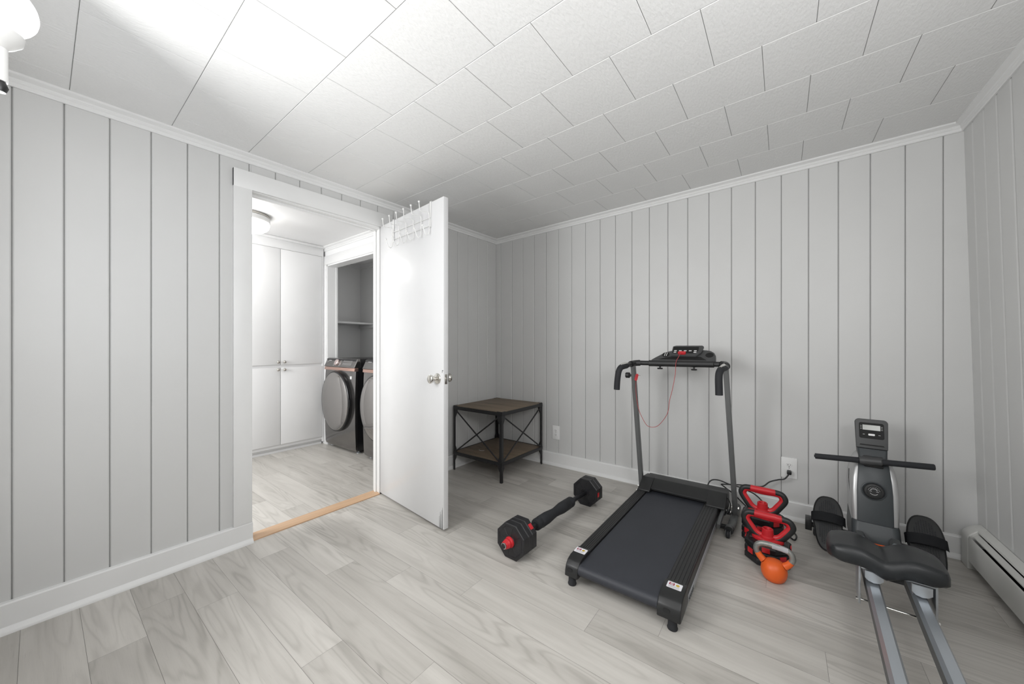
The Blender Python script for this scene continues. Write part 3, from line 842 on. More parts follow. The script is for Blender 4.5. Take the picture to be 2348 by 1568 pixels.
# motor hood
b_ = BM()
prism(b_, [(2.825, .050), (2.825, .150), (2.815, .168), (2.690, .178), (2.600, .136), (2.600, .120), (2.625, .110), (2.640, .050)], 1.655, 2.172, 'YZ', bev=.005)
prism(b_, [(2.800, .060), (2.800, .166), (2.690, .1795), (2.682, .179), (2.562, .1255), (2.560, .116), (2.600, .110), (2.640, .070)], 1.641, 1.722, 'YZ', bev=.0035)
prism(b_, [(2.800, .060), (2.800, .166), (2.690, .1795), (2.682, .179), (2.562, .1255), (2.560, .116), (2.600, .110), (2.640, .070)], 2.072, 2.176, 'YZ', bev=.0035)
obj('motor_hood', b_, 'hood', tm, smooth=30)
b_ = BM(); box(b_, 1.700, 2.100, 2.598, 2.606, .128, .1345, .002); obj('hood_lip', b_, 'black', tm, smooth=25)
# uprights and base
SQ = [(-.5, -.42), (-.42, -.5), (.42, -.5), (.5, -.42), (.5, .42), (.42, .5), (-.42, .5), (-.5, .42)]
def sq_tube(bm, p0, p1, a, c, xd=(1, 0, 0)):
    Mx = orient(p0, Vector(p1) - Vector(p0), xd); L = (Vector(p1) - Vector(p0)).length
    t = BM(); loft(t, [[Vector((u * a, v * c, 0)) for u, v in SQ], [Vector((u * a, v * c, L)) for u, v in SQ]]); return merge(bm, t, Mx)
LU0, LU1 = (1.620, 2.735, .030), (1.607, 2.572, .985)
RU0, RU1 = (2.218, 2.735, .030), (2.181, 2.572, .990)
b_ = BM(); sq_tube(b_, LU0, LU1, .028, .036); ul = obj('upright', b_, 'greymetal', tm, smooth=25)
b_ = BM(); sq_tube(b_, RU0, RU1, .028, .036); ur = obj('upright', b_, 'greymetal', tm, smooth=25)
for sx_, x in ((-1, 1.612), (1, 2.214)):
    b_ = BM(); tube(b_, [(x, 2.89, .034), (x, 2.60, .036), (x - .004, 2.50, .038), (x - .006, 2.475, .039)], .021, n=18); bf = obj('base_foot', b_, 'greymetal', tm)
    b_ = BM(); tube(b_, [(x - .006, 2.500, .039), (x - .007, 2.468, .039)], .0235, n=18); obj('foot_cap', b_, 'black', bf)
    b_ = BM(); cyl(b_, (x - .018, 2.455, .020), (x - .002, 2.455, .020), .020, n=22, bev=.003); obj('transport_wheel', b_, 'foam', bf)
    b_ = BM(); box(b_, x - .024, x - .020, 2.440, 2.475, .012, .040, .001); box(b_, x, x + .004, 2.440, 2.475, .012, .040, .001); obj('wheel_fork', b_, 'greymetal', bf)
    b_ = BM(); cyl(b_, (x - .022, 2.88, .010), (x + .010, 2.88, .010), .010, n=14); obj('foot_pad', b_, 'foam', bf)
    b_ = BM(); cyl(b_, (x - .019 * 1, 2.722, .085), (x + .022, 2.722, .085), .006, n=10); cyl(b_, (x + .018, 2.722, .085), (x + .024, 2.722, .085), .010, n=6)
    cyl(b_, (x - .022, 2.700, .058), (x - .017, 2.700, .058), .009, n=6); obj('bolt', b_, 'chrome', bf)
b_ = BM(); sq_tube(b_, (1.612, 2.76, .034), (2.214, 2.76, .034), .030, .030, (0, 1, 0)); obj('cross_tube', b_, 'greymetal', tm, smooth=25)
b_ = BM(); sq_tube(b_, (2.125, 2.53, .028), (2.205, 2.53, .030), .022, .022, (0, 1, 0)); obj('lock_bar', b_, 'black', tm, smooth=25)
b_ = BM(); sq_tube(b_, (2.155, 2.44, .060), (2.165, 2.665, .105), .018, .026); obj('lift_arm', b_, 'greymetal', tm, smooth=25)
b_ = BM(); tube(b_, smooth_path([(2.172, 2.69, .150), (2.186, 2.650, .158), (2.196, 2.665, .120), (2.192, 2.660, .080), (2.180, 2.668, .055)], 6), .003, n=8); obj('motor_wire', b_, 'black', tm)
# handlebar
HB = [(1.600, 2.450, .998), (1.606, 2.520, 1.006), (1.620, 2.562, 1.011), (1.655, 2.577, 1.014), (1.715, 2.580, 1.014), (1.90, 2.580, 1.016), (2.115, 2.580, 1.018), (2.155, 2.577, 1.018), (2.180, 2.560, 1.016), (2.189, 2.510, 1.010), (2.186, 2.450, 1.003)]
b_ = BM(); tube(b_, smooth_path(HB, 6), .0165, n=18); hb = obj('handlebar', b_, 'black', tm)
b_ = BM(); cyl(b_, (1.715, 2.580, 1.0135), (2.116, 2.580, 1.0175), .0215, n=26, bev=.002); obj('handlebar_sleeve', b_, 'hood', hb)
for s_, G in ((0, [(1.600, 2.450, .998), (1.594, 2.400, .994), (1.588, 2.372, .986), (1.582, 2.356, .965), (1.578, 2.350, .935), (1.573, 2.350, .890), (1.570, 2.350, .840)]),
              (1, [(2.186, 2.450, 1.003), (2.180, 2.400, 1.000), (2.175, 2.370, .992), (2.171, 2.352, .972), (2.170, 2.346, .940), (2.171, 2.345, .900), (2.172, 2.345, .852)])):
    b_ = BM(); tube(b_, smooth_path(G, 6), .0195, n=20); gp = obj('grip', b_, 'foam', hb)
    b_ = BM(); tube(b_, smooth_path(G[:3] , 4), .0165, n=4); bmesh.ops.translate(b_, verts=b_.verts, vec=(0, 0, .010)); 
    obj('pulse_sensor', b_, 'chrome', gp)
    P_ = HB[1:4] if s_ == 0 else HB[7:10]
    b_ = BM(); tube(b_, smooth_path(P_, 5), .0215, n=16); obj('corner_joint', b_, 'hood', hb)
b_ = BM(); cyl(b_, (1.590, 2.583, .922), (1.576, 2.583, .922), .009, n=12); cyl(b_, (1.578, 2.583, .922), (1.550, 2.583, .922), .021, n=10, bev=.003); obj('lock_knob', b_, 'black', ul)
b_ = BM(); t = BM(); loft(t, [[Vector((p, q, 0)) for p, q in rrect(.020, .050, .0095)], [Vector((p, q, .012)) for p, q in rrect(.020, .050, .0095)]]); merge(b_, t, orient((1.632, 2.566, .912), (.3, -1, 0), (.95, .3, -.25))); obj('safety_clip', b_, 'red', tm)
b_ = BM(); cyl(b_, (1.632, 2.570, .925), (1.660, 2.570, .925), .0018, n=8); obj('clip_pin', b_, 'chrome', tm)
for x in (1.788, 2.000):
    b_ = BM(); cyl(b_, (x, 2.582, .998), (x, 2.582, .984), .006, n=10); lathe(b_, [(0, 0), (.017, .001), (.019, .006), (.017, .010), (0, .011)], Matrix.Translation(Vector((x, 2.582, .9735))), 10); obj('mounting_knob', b_, 'black', hb)
# console, tilted back from the bar
EY = Vector((0, .80, .57)).normalized(); EN = Vector((0, -EY.z, EY.y))
def con(u, v, d=0.0): return Vector((u, 2.592, 1.034)) + EY * v + EN * d
MC = Matrix((Vector((1, 0, 0)), EY, EN)).transposed().to_4x4(); MC.translation = Vector((0, 2.592, 1.034))
out = [(1.726, 0), (1.750, .030), (1.786, .070), (1.822, .100), (1.852, .112), (1.875, .118), (2.020, .120), (2.060, .116), (2.085, .108), (2.106, .088), (2.118, .058), (2.122, .025), (2.122, 0)]
b_ = BM(); t = BM()
loft(t, [[Vector((u, v, -.022)) for u, v in out], [Vector((u, v, .006)) for u, v in out]])
bmesh.ops.recalc_face_normals(t, faces=t.faces)
bmesh.ops.bevel(t, geom=[e for e in t.edges if len(e.link_faces) == 2 and e.calc_face_angle(0) > .9], offset=.005, segments=3, profile=.5, affect='EDGES')
merge(b_, t, MC); cs = obj('console', b_, 'greyplastic', tm, smooth=35)
b_ = BM(); t = BM(); prism(t, [(1.775, .004), (1.815, .026), (1.860, .040), (1.935, .044), (1.990, .044), (2.035, .036), (2.070, .004)], .003, .0075, 'XY'); merge(b_, t, MC); obj('console_recess', b_, 'darkhole', cs, smooth=0)
b_ = BM(); t = BM(); prism(t, [(1.852, .034), (1.846, .140), (1.866, .150), (2.030, .150), (2.040, .140), (2.032, .070), (2.006, .034)], .004, .020, 'XY', bev=.003); merge(b_, t, MC); ds = obj('display_block', b_, 'greyplastic', cs, smooth=35)
b_ = BM(); t = BM(); prism(t, [(1.856, .058), (1.853, .132), (2.012, .132), (2.014, .090), (2.000, .058)], .0195, .0208, 'XY'); merge(b_, t, MC); sc2 = obj('display_window', b_, 'darkhole', ds, smooth=0)
for r_ in range(2):
    for k in range(5):
        if r_ == 1 and k in (1, 2, 3): continue
        b_ = BM(); t = BM(); poly = rrect(.018, .008, .0038, cx=1.872 + k * .031, cy=.086 - r_ * .018); loft(t, [[Vector((p, q, .0205)) for p, q in poly], [Vector((p, q, .0222)) for p, q in poly]]); merge(b_, t, MC); obj('console_button', b_, 'white', ds)
for cx_ in (1.812, 2.082):
    b_ = BM(); t = BM(); poly = [(cx_ + .024 * math.cos(a), .060 + .026 * math.sin(a)) for a in [2 * PI * i / 24 for i in range(24)]]; loft(t, [[Vector((p, q, .0055)) for p, q in poly], [Vector((p, q, .0068)) for p, q in poly]]); merge(b_, t, MC); cu_ = obj('cup_recess', b_, 'darkhole', cs, smooth=0)
    for kk in ((-.006, .006) if cx_ < 1.9 else ()):
        b_ = BM(); t = BM(); box(t, cx_ + kk - .0018, cx_ + kk + .0018, .044, .080, .0066, .0078); merge(b_, t, MC); obj('recess_slot', b_, 'white', cu_, smooth=0)
b_ = BM(); t = BM(); poly = rrect(.050, .026, .012, cx=1.918, cy=.056); loft(t, [[Vector((p, q, .018)) for p, q in poly], [Vector((p, q, .030)) for p, q in poly]]); merge(b_, t, MC); obj('safety_key', b_, 'red', cs)
CORD = [(1.912, 2.614, 1.086), (1.905, 2.575, 1.055), (1.897, 2.552, 1.026), (1.893, 2.550, .949), (1.877, 2.540, .843), (1.860, 2.540, .772), (1.847, 2.540, .685), (1.807, 2.540, .616), (1.772, 2.540, .583), (1.730, 2.540, .577), (1.702, 2.540, .596), (1.662, 2.540, .672), (1.642, 2.545, .751), (1.632, 2.552, .830), (1.631, 2.560, .892)]
b_ = BM(); tube(b_, smooth_path(CORD, 6), .0018, n=7); obj('safety_cord', b_, 'redcord', tm)

# power cord of the treadmill, looping beside the base and up to the socket
pc = thing('power_cord', 'black power cord looping from the treadmill to the right wall socket', 'cord', (2.30, 2.80, 0))
P1 = [(2.040, 2.838, .120), (2.045, 2.842, .165), (2.066, 2.86, .191), (2.111, 2.87, .195), (2.168, 2.87, .181), (2.225, 2.865, .178), (2.275, 2.855, .169), (2.328, 2.84, .150), (2.39, 2.83, .090), (2.449, 2.83, .030), (2.484, 2.81, .007), (2.505, 2.782, .006), (2.527, 2.715, .006), (2.517, 2.650, .006), (2.495, 2.678, .006), (2.47, 2.74, .006), (2.40, 2.82, .006), (2.31, 2.88, .015), (2.25, 2.915, .05), (2.19, 2.925, .10), (2.13, 2.90, .15), (2.122, 2.87, .170), (2.148, 2.86, .179), (2.206, 2.88, .184), (2.286, 2.90, .190), (2.354, 2.90, .200), (2.394, 2.91, .237), (2.440, 2.915, .260), (2.469, 2.915, .270), (2.486, 2.922, .290), (2.495, 2.935, .306)]
b_ = BM(); tube(b_, smooth_path(P1, 6), .0042, n=9); obj('cable', b_, 'black', pc)
b_ = BM(); prism(b_, rrect(.024, .024, .007, cx=2.496, cy=.310), 2.930, 2.9655, 'XZ', bev=.003); obj('plug', b_, 'black', pc)

def outlet(cx, cz_, w, h, label):
    r = thing('wall_outlet', label, 'outlet', (cx, YB, cz_), group='duplex wall outlets')
    b_ = BM(); prism(b_, rrect(w, h, .004, cx=cx, cy=cz_), YB - .0065, YB + .001, 'XZ', bev=.0022); pl = obj('cover_plate', b_, 'white', r)
    for dz in (.0195, -.0195):
        b_ = BM(); poly = [(cx + .0172 * max(-1, min(1, 1.25 * math.cos(a))) * .96, cz_ + dz + .0145 * math.sin(a)) for a in [2 * PI * i / 28 for i in range(28)]]
        prism(b_, poly, YB - .0085, YB - .005, 'XZ'); rc = obj('receptacle', b_, 'white', pl)
        for dx_, hh in ((-.0062, .0042), (.0062, .0034)):
            b_ = BM(); box(b_, cx + dx_ - .0011, cx + dx_ + .0011, YB - .0088, YB - .006, cz_ + dz + .002 - hh, cz_ + dz + .002 + hh); obj('slot', b_, 'darkhole', rc, smooth=0)
        b_ = BM(); cyl(b_, (cx, YB - .0088, cz_ + dz - .0080), (cx, YB - .006, cz_ + dz - .0080), .0024, n=12); obj('ground_hole', b_, 'darkhole', rc, smooth=0)
    b_ = BM(); cyl(b_, (cx, YB - .0082, cz_), (cx, YB - .006, cz_), .0026, n=12); obj('cover_screw', b_, 'nickel', pl)
outlet(.741, .310, .076, .130, 'white duplex wall outlet with nothing plugged in, right of the end table')
outlet(2.496, .333, .084, .134, 'white duplex wall outlet with a black plug in its lower socket')

# ------------------------------------------------------------------ orange kettlebell
ok_ = thing('kettlebell', 'orange vinyl kettlebell with bare grey handle and paper tag', 'kettlebell', (2.428, 2.150, 0), -.10)
Tk = WM[ok_] @ Matrix.Scale(.82, 4)
b_ = BM()
prof = [(0, 0), (.034, .0), (.044, .003), (.054, .014), (.0625, .034), (.0655, .056), (.063, .078), (.055, .097), (.042, .110), (.022, .117), (0, .118)]
lathe(b_, prof, Tk, 40)
for sg in (-1, 1):
    tube(b_, [Tk @ Vector((sg * x, 0, z)) for x, z in ((.030, .085), (.052, .100), (.070, .117), (.081, .136))], [.0213, .0168, .0148, .0140], n=18)
obj('bell', b_, 'orange', ok_, smooth=60)
H_ = [(-.079, .131), (-.086, .146), (-.087, .163), (-.080, .181), (-.062, .194), (-.035, .199), (0, .200), (.035, .199), (.062, .194), (.080, .181), (.087, .163), (.086, .146), (.079, .131)]
b_ = BM(); tube(b_, smooth_path([Tk @ Vector((x, 0, z)) for x, z in H_], 5), .0130, n=20); hk = obj('handle', b_, 'castiron', ok_)
b_ = BM()
tag_p = [(-.012, .0165), (-.012, .0165)]
rings = []
for i in range(9):
    a = -2.2 + i * (3.6 / 8)
    rings.append([Tk @ Vector((x, -.0172 * math.cos(a - .2), .1985 + .0172 * math.sin(a - .2) - .10 * max(0, x - .03) )) for x in (-.008, .012, .036, .060, .068)])
vs = [[b_.verts.new(p) for p in rg] for rg in rings]
for i in range(8):
    for j in range(4): b_.faces.new([vs[i][j], vs[i][j + 1], vs[i + 1][j + 1], vs[i + 1][j]])
bmesh.ops.solidify(b_, geom=list(b_.faces), thickness=.0008)
obj('paper_tag', b_, 'paper', hk, label='white paper tag wrapped around the handle')

# ------------------------------------------------------------------ two kettlebells of stacked plates with red loop handles
def plate_kettlebell(loc, rz, plates, zbase, w, hgt, label, nut_h=.046):
    r = thing('plate_kettlebell', label, 'kettlebell', loc, rz, group='black and red plate kettlebells')
    T = WM[r]; z = 0; R = .0985
    for i, th in enumerate(plates):
        b_ = BM(); octa(b_, R, z, z + th - .0012, T, bev=.007)
        if i == len(plates) - 1: face_relief(b_, R, z + th - .0012, 1, T)
        pl = obj('weight_plate', b_, 'iron', r, smooth=25)
        for k in range(8):
            if (k + i) % 2: continue
            b_ = BM(); red_pad(b_, R, z + th / 2, k * PI / 4, T, L=th * .74, w=.017); obj('red_insert', b_, 'red', pl, smooth=25)
        z += th
    # loop handle: rounded inverted triangle in the local xz plane
    hw = w / 2
    loop = [(0, zbase), (.035, zbase + .002), (.060, zbase + .016), (hw * .78, zbase + hgt * .36), (hw * .97, zbase + hgt * .62), (hw, zbase + hgt * .78), (hw * .88, zbase + hgt * .95), (hw * .62, zbase + hgt), (0, zbase + hgt)]
    pts = loop + [(-x, z_) for x, z_ in loop[-2:0:-1]]
    P_ = smooth_path([Vector((x, 0, z_)) for x, z_ in pts], 5, closed=True)
    sect = [(math.cos(a) * .0145, math.sin(a) * .0165) for a in [2 * PI * i / 16 for i in range(16)]]
    b_ = BM(); tube(b_, [T @ p for p in P_], 1.0, closed=True, sect=sect); hd = obj('loop_handle', b_, 'hood', r)
    # red inner lining and red grip
    cen = Vector((0, 0, zbase + hgt * .58))
    lin = [p + (cen - p).normalized() * .0085 for p in P_]
    sect2 = [(math.cos(a) * .0125, math.sin(a) * .0168) for a in [2 * PI * i / 12 for i in range(12)]]
    b_ = BM(); tube(b_, [T @ p for p in lin], 1.0, closed=True, sect=sect2); obj('handle_lining', b_, 'red', hd, label='red inner lining of the loop handle')
    b_ = BM(); tube(b_, [T @ Vector((x, 0, zbase + hgt)) for x in (-hw * .60, -hw * .56, 0, hw * .56, hw * .60)], [.0150, .0172, .0176, .0172, .0150], n=20); obj('handle_grip', b_, 'red', hd)
    b_ = BM(); prism(b_, [(x, y) for x, y in [(.070 * math.cos(a), .044 * math.sin(a)) for a in [2 * PI * i / 32 for i in range(32)]]], zbase - .010, zbase + .008, 'XY', bev=.003)
    b_.transform(T); obj('handle_base', b_, 'red', hd, smooth=35)
    b_ = BM(); z0 = zbase + .008
    lathe(b_, [(.013, nut_h - .020), (.018, nut_h - .002), (.0215, nut_h), (.0250, nut_h - .003), (.0270, .010), (.0330, .005), (.0335, 0), (.013, 0)], T @ Matrix.Translation(Vector((0, 0, z0))), 32, cap=False); obj('collar_nut', b_, 'red', r)
    b_ = BM(); cyl(b_, T @ Vector((0, 0, .01)), T @ Vector((0, 0, z0 + nut_h - .014)), .0125, n=18); obj('threaded_bar', b_, 'darkhole', r)
    return r
plate_kettlebell((2.368, 2.548, 0), -.05, (.040, .040, .040, .040), .168, .206, .124, 'rear black plate kettlebell with red loop handle, nearest the back wall')
plate_kettlebell((2.398, 2.335, 0), -.05, (.036, .036, .034), .112, .206, .118, 'black plate kettlebell with red loop handle between its taller twin and the orange kettlebell')

# ------------------------------------------------------------------ rowing machine
RO = Vector((2.812, 2.040, 0)); RZ = -.046
rw = thing('rowing_machine', 'dark grey rowing machine with twin aluminium rails and black seat beside the heater', 'rowing machine', tuple(RO), RZ)
RW = WM[rw]
def ro(name, bm, m, parent=rw, smooth=35, label=None):
    bm.transform(RW); return obj(name, bm, m, parent, smooth=smooth, label=label)
# rails, octagonal section, lighter top
for sg in (-1, 1):
    c = sg * .0625; hw = .0205
    sec = [(c - hw, .150), (c - hw, .186), (c - .0125, .200), (c + .0125, .200), (c + hw, .186), (c + hw, .150), (c + .012, .140), (c - .012, .140)]
    b_ = BM(); loft(b_, [[Vector((x, -1.15, z)) for x, z in sec], [Vector((x, .46, z)) for x, z in sec]]); rl = ro('rail', b_, 'railside', smooth=15)
    top = [(c - hw - .0004, .1862), (c - .0128, .2004), (c + .0128, .2004), (c + hw + .0004, .1862), (c + .012, .1955), (c - .012, .1955)]
    b_ = BM(); loft(b_, [[Vector((x, -1.15, z)) for x, z in top], [Vector((x, .40, z)) for x, z in top]]); ro('rail_track', b_, 'alu', rl, smooth=15, label='brushed aluminium running track')
b_ = BM(); box(b_, -.10, .10, -1.16, -1.13, .12, .21, .006); box(b_, -.015, .015, -1.15, -1.12, .03, .13); box(b_, -.16, .16, -1.17, -1.12, .0, .035, .006); ro('rear_stand', b_, 'charcoal')
# seat: a wide saddle pad, two lobes dipping in the middle
def seat_bm():
    b = BM(); nu, nv = 33, 17; top = []; W_, D_ = .166, .104
    def shape(u, v):
        a = abs(u)
        fr = -D_ * (1.0 - .06 * a ** 2); bk = D_ * (1.0 - .10 * (a ** 2.2)) - .022 * math.exp(-(u / .32) ** 2)
        x = W_ * u; y = fr + (bk - fr) * (v + 1) / 2
        z = .300 + .014 * math.sin(min(1, a * 1.15) * PI) * .9 - .016 * math.exp(-(u / .30) ** 2) - .010 * max(0, v) ** 2
        e = max(a, abs(v)) 
        ed = 1 - ((a ** 8 + abs(v) ** 8) ** (1 / 8)) if False else 1 - max(a, abs(v))
        z -= .016 * max(0, 1 - ed / .16) ** 2
        return Vector((x, y, z))
    sup = lambda s: math.copysign(abs(s) ** .9, s)
    grid = []
    for j in range(nv):
        v = -1 + 2 * j / (nv - 1); row = []
        for i in range(nu):
            u = -1 + 2 * i / (nu - 1)
            # squircle mapping keeps the corners round
            uu = u * math.sqrt(max(0, 1 - .18 * v ** 4)); vv = v * math.sqrt(max(0, 1 - .20 * u ** 8))
            row.append(shape(uu, vv))
        grid.append(row)
    vt = [[b.verts.new(p) for p in row] for row in grid]
    for j in range(nv - 1):
        for i in range(nu - 1): b.faces.new([vt[j][i], vt[j][i + 1], vt[j + 1][i + 1], vt[j + 1][i]])
    rim = [(0, i) for i in range(nu)] + [(j, nu - 1) for j in range(1, nv)] + [(nv - 1, i) for i in range(nu - 2, -1, -1)] + [(j, 0) for j in range(nv - 2, 0, -1)]
    prev = [vt[j][i] for j, i in rim]
    cen = Vector((0, 0, 0))
    for dz, inset in ((-.016, -.004), (-.042, -.004), (-.052, .006), (-.052, .05)):
        ring = []
        for j, i in rim:
            p = grid[j][i]; d = Vector((p.x, p.y, 0)); d = d.normalized() if d.length else d
            zz = p.z + dz if inset < .05 else p.z + dz
            ring.append(b.verts.new(Vector((p.x, p.y, zz)) - d * inset))
        for k in range(len(rim)):
            k2 = (k + 1) % len(rim); b.faces.new([prev[k], prev[k2], ring[k2], ring[k]])
        prev = ring
    b.faces.new(prev)
    return b
b_ = seat_bm(); bmesh.ops.translate(b_, verts=b_.verts, vec=(-.030, .014, .018)); st_ = ro('seat', b_, 'seat', smooth=50)
b_ = BM()
box(b_, -.098, .098, -.070, .070, .249, .254, .001)
box(b_, -.105, -.0985, -.058, .055, .100, .252, .001); box(b_, .0985, .105, -.058, .055, .100, .252, .001)
ro('carriage_plate', b_, 'silver', smooth=25)
for y in (-.045,):
    b_ = BM(); cyl(b_, (-.112, y, .112), (.112, y, .112), .0045, n=12); cyl(b_, (-.112, y, .112), (-.104, y, .112), .0075, n=10); cyl(b_, (.104, y, .112), (.112, y, .112), .0075, n=10); ro('axle', b_, 'chrome')
for sg in (-1, 1):
    for y in (-.048, .048):
        b_ = BM(); t = BM()
        lathe(t, [(.020, -.021), (.023, -.021), (.0175, -.012), (.0155, 0), (.0175, .012), (.023, .021), (.020, .021)], orient((sg * .0625, y, .222), (1, 0, 0)), 26, cap=True); merge(b_, t)
        ro('roller', b_, 'silver')
    b_ = BM(); prism(b_, [(sg * .0625 - .026, .249), (sg * .0625 - .026, .222), (sg * .0625 - .016, .212), (sg * .0625, .208), (sg * .0625 + .016, .212), (sg * .0625 + .026, .222), (sg * .0625 + .026, .249)], -.080, -.074, 'XZ'); ro('roller_guard', b_, 'silver', smooth=20)
b_ = BM(); box(b_, -.02, .02, -.06, -.03, .225, .25); ro('stop_block', b_, 'black', smooth=0)
# hull: side silhouette swept in sections along z
def hull(bm, rows):
    """rows of (z, half width, y front, y back, corner radius)"""
    rings = []
    for z, hw, yf, yb, r in rows:
        rings.append([Vector((x, y, z)) for x, y in rrect(2 * hw, yb - yf, min(r, hw * .95), 5, 0, (yf + yb) / 2)])
    return loft(bm, rings)
b_ = BM(); hull(b_, [(.085, .085, .46, .80, .03), (.10, .090, .455, .80, .03), (.150, .091, .460, .80, .03), (.190, .088, .475, .80, .03), (.225, .087, .492, .80, .03), (.235, .084, .497, .80, .03)]); bs = ro('base_cowl', b_, 'charcoal')
b_ = BM(); box(b_, -.034, .034, .455, .4572, .150, .156, .001); ro('orange_strip', b_, 'orange', bs, smooth=0, label='thin orange accent strip')
rows = [(.225, .086, .515, .80, .02), (.26, .087, .520, .80, .02), (.32, .089, .530, .80, .02), (.38, .090, .542, .80, .02), (.44, .087, .557, .79, .02), (.49, .080, .575, .775, .02), (.53, .068, .600, .75, .02), (.55, .058, .62, .73, .02)]
b_ = BM(); hull(b_, rows); ro('side_shell', b_, 'silverplastic', smooth=60, label='silver curved side shell')
b_ = BM()
rings = []
for z, hw, yf, yb, r in rows:
    w_ = .066 - .012 * max(0, (z - .40) / .15); 
    rings.append([Vector((-w_, yf + .012, z)), Vector((-w_, yf - .005, z)), Vector((-w_ * .85, yf - .010, z)), Vector((0, yf - .012, z)), Vector((w_ * .85, yf - .010, z)), Vector((w_, yf - .005, z)), Vector((w_, yf + .012, z))])
loft(b_, rings); fp = ro('front_cover', b_, 'charcoal', smooth=40)
b_ = BM(); hull(b_, [(.54, .054, .598, .72, .012), (.565, .056, .612, .72, .012), (.585, .058, .625, .71, .012)]); ro('neck', b_, 'charcoal')
# tension dial
fn = Vector((0, -1, .14)).normalized()
Mdl = orient((-.004, .533, .392), fn, (1, 0, 0))
b_ = BM(); lathe(b_, [(.047, 0), (.047, .003), (.043, .005), (.040, .003), (0, .003)], Mdl, 48); dbz = ro('dial_bezel', b_, 'charcoal', fp)
b_ = BM(); lathe(b_, [(.038, .002), (.038, .011), (.035, .015), (.027, .016), (.025, .014), (0, .014)], Mdl, 48); dl = ro('tension_dial', b_, 'black', fp)
b_ = BM(); t = BM()
arc = lambda r, a0, a1, n=14: [Vector((r * math.cos(a0 + (a1 - a0) * i / n), r * math.sin(a0 + (a1 - a0) * i / n), .0146)) for i in range(n + 1)]
tube(t, arc(.0135, .45, 2.75), .0011, n=6); tube(t, arc(.0170, 3.75, 5.60), .0009, n=6)
cyl(t, (.008, 0, .0146), (.017, 0, .0146), .0009, n=6); cyl(t, (-.017, 0, .0146), (-.008, 0, .0146), .0009, n=6)
for k in range(9):
    a = .25 + k * (2.65 / 8); cyl(t, (.0195 * math.cos(a), .0195 * math.sin(a), .0146), (.0225 * math.cos(a), .0225 * math.sin(a), .0146), .0008, n=5)
merge(b_, t, Mdl); ro('dial_marks', b_, 'lightletter', dl, smooth=0)
# monitor on the neck
mn = Vector((0, -1, .28)).normalized(); mu = Vector((0, .28, 1)).normalized()
MM = Matrix((Vector((1, 0, 0)), mu, mn)).transposed().to_4x4(); MM.translation = Vector((0, .640, .585))
def mon(poly, d0, d1, bev=0.0):
    b = BM(); t = BM(); loft(t, [[Vector((p, q, d0)) for p, q in poly], [Vector((p, q, d1)) for p, q in poly]])
    if bev:
        bmesh.ops.recalc_face_normals(t, faces=t.faces)
        bmesh.ops.bevel(t, geom=[e for e in t.edges if len(e.link_faces) == 2 and e.calc_face_angle(0) > 1.0], offset=bev, segments=3, profile=.5, affect='EDGES')
    return merge(b, t, MM)
outl = [(-.060, 0), (.060, 0)] + [(.064 - .018 + .018 * math.cos(a), .138 + .018 * math.sin(a)) for a in [PI / 2 * i / 6 for i in range(7)]] + [(-.064 + .018 + .018 * math.cos(a), .138 + .018 * math.sin(a)) for a in [PI / 2 + PI / 2 * i / 6 for i in range(7)]]
mo = ro('monitor', mon(outl, -.020, .006, .003), 'greyplastic')
ro('monitor_face', mon(rrect(.096, .084, .009, 5, 0, .094), .0055, .0072), 'darkhole', mo)
ro('screen', mon([(-.034, .097), (.034, .097), (.034, .124), (-.034, .124)], .0068, .0078), 'lcd', mo, smooth=0)
ro('white_button', mon(rrect(.025, .010, .003, 4, 0, .073), .0068, .0084), 'white', mo)
b_ = BM()
for sx_, cy_ in ((-1, .073), (1, .073)): merge(b_, mon([(sx_ * .030 - .004, cy_ - .0008), (sx_ * .030 + .004, cy_ - .0008), (sx_ * .030 + .004, cy_ + .0008), (sx_ * .030 - .004, cy_ + .0008)], .0070, .0076))
for sx_ in (-1, 1):
    for k in range(3): merge(b_, mon([(sx_ * .040 - .003, .101 + k * .008), (sx_ * .040 + .003, .101 + k * .008), (sx_ * .040 + .003, .1025 + k * .008), (sx_ * .040 - .003, .1025 + k * .008)], .0070, .0076))
ro('monitor_print', b_, 'lightletter', mo, smooth=0)
ro('monitor_groove', mon([(-.048, .014), (.048, .014), (.044, .021), (-.044, .021)], .0055, .0066), 'darkhole', mo, smooth=0)
# handlebar in its cradle
hz = .535; hy = .565; hx = -.014; hs = .070      # bar sits a little skew in its cradle
HT = lambda x, dz=0: (hx + x, hy, hz + dz + hs * x)
b_ = BM()
tube(b_, [HT(-.222), HT(-.218), HT(.218), HT(.222)], [.0120, .0148, .0148, .0120], n=22); hbr = ro('row_handle', b_, 'foam')
b_ = BM(); tube(b_, [HT(-.044), HT(-.040), HT(-.020), HT(0), HT(.020), HT(.040), HT(.044)], [.016, .0195, .0205, .0200, .0205, .0195, .016], n=24)
box(b_, -.040, .040, hy - .002, hy + .035, hz - .004, hz + .022, .008, 3); ro('handle_clamp', b_, 'greyplastic', hbr)
b_ = BM(); box(b_, -.036, .036, hy - .002, hy + .05, hz - .030, hz - .017, .003); box(b_, -.030, -.018, hy - .004, hy + .02, hz - .026, hz - .020, .001); box(b_, .018, .030, hy - .004, hy + .02, hz - .026, hz - .020, .001); ro('handle_cradle', b_, 'darkhole', smooth=25)
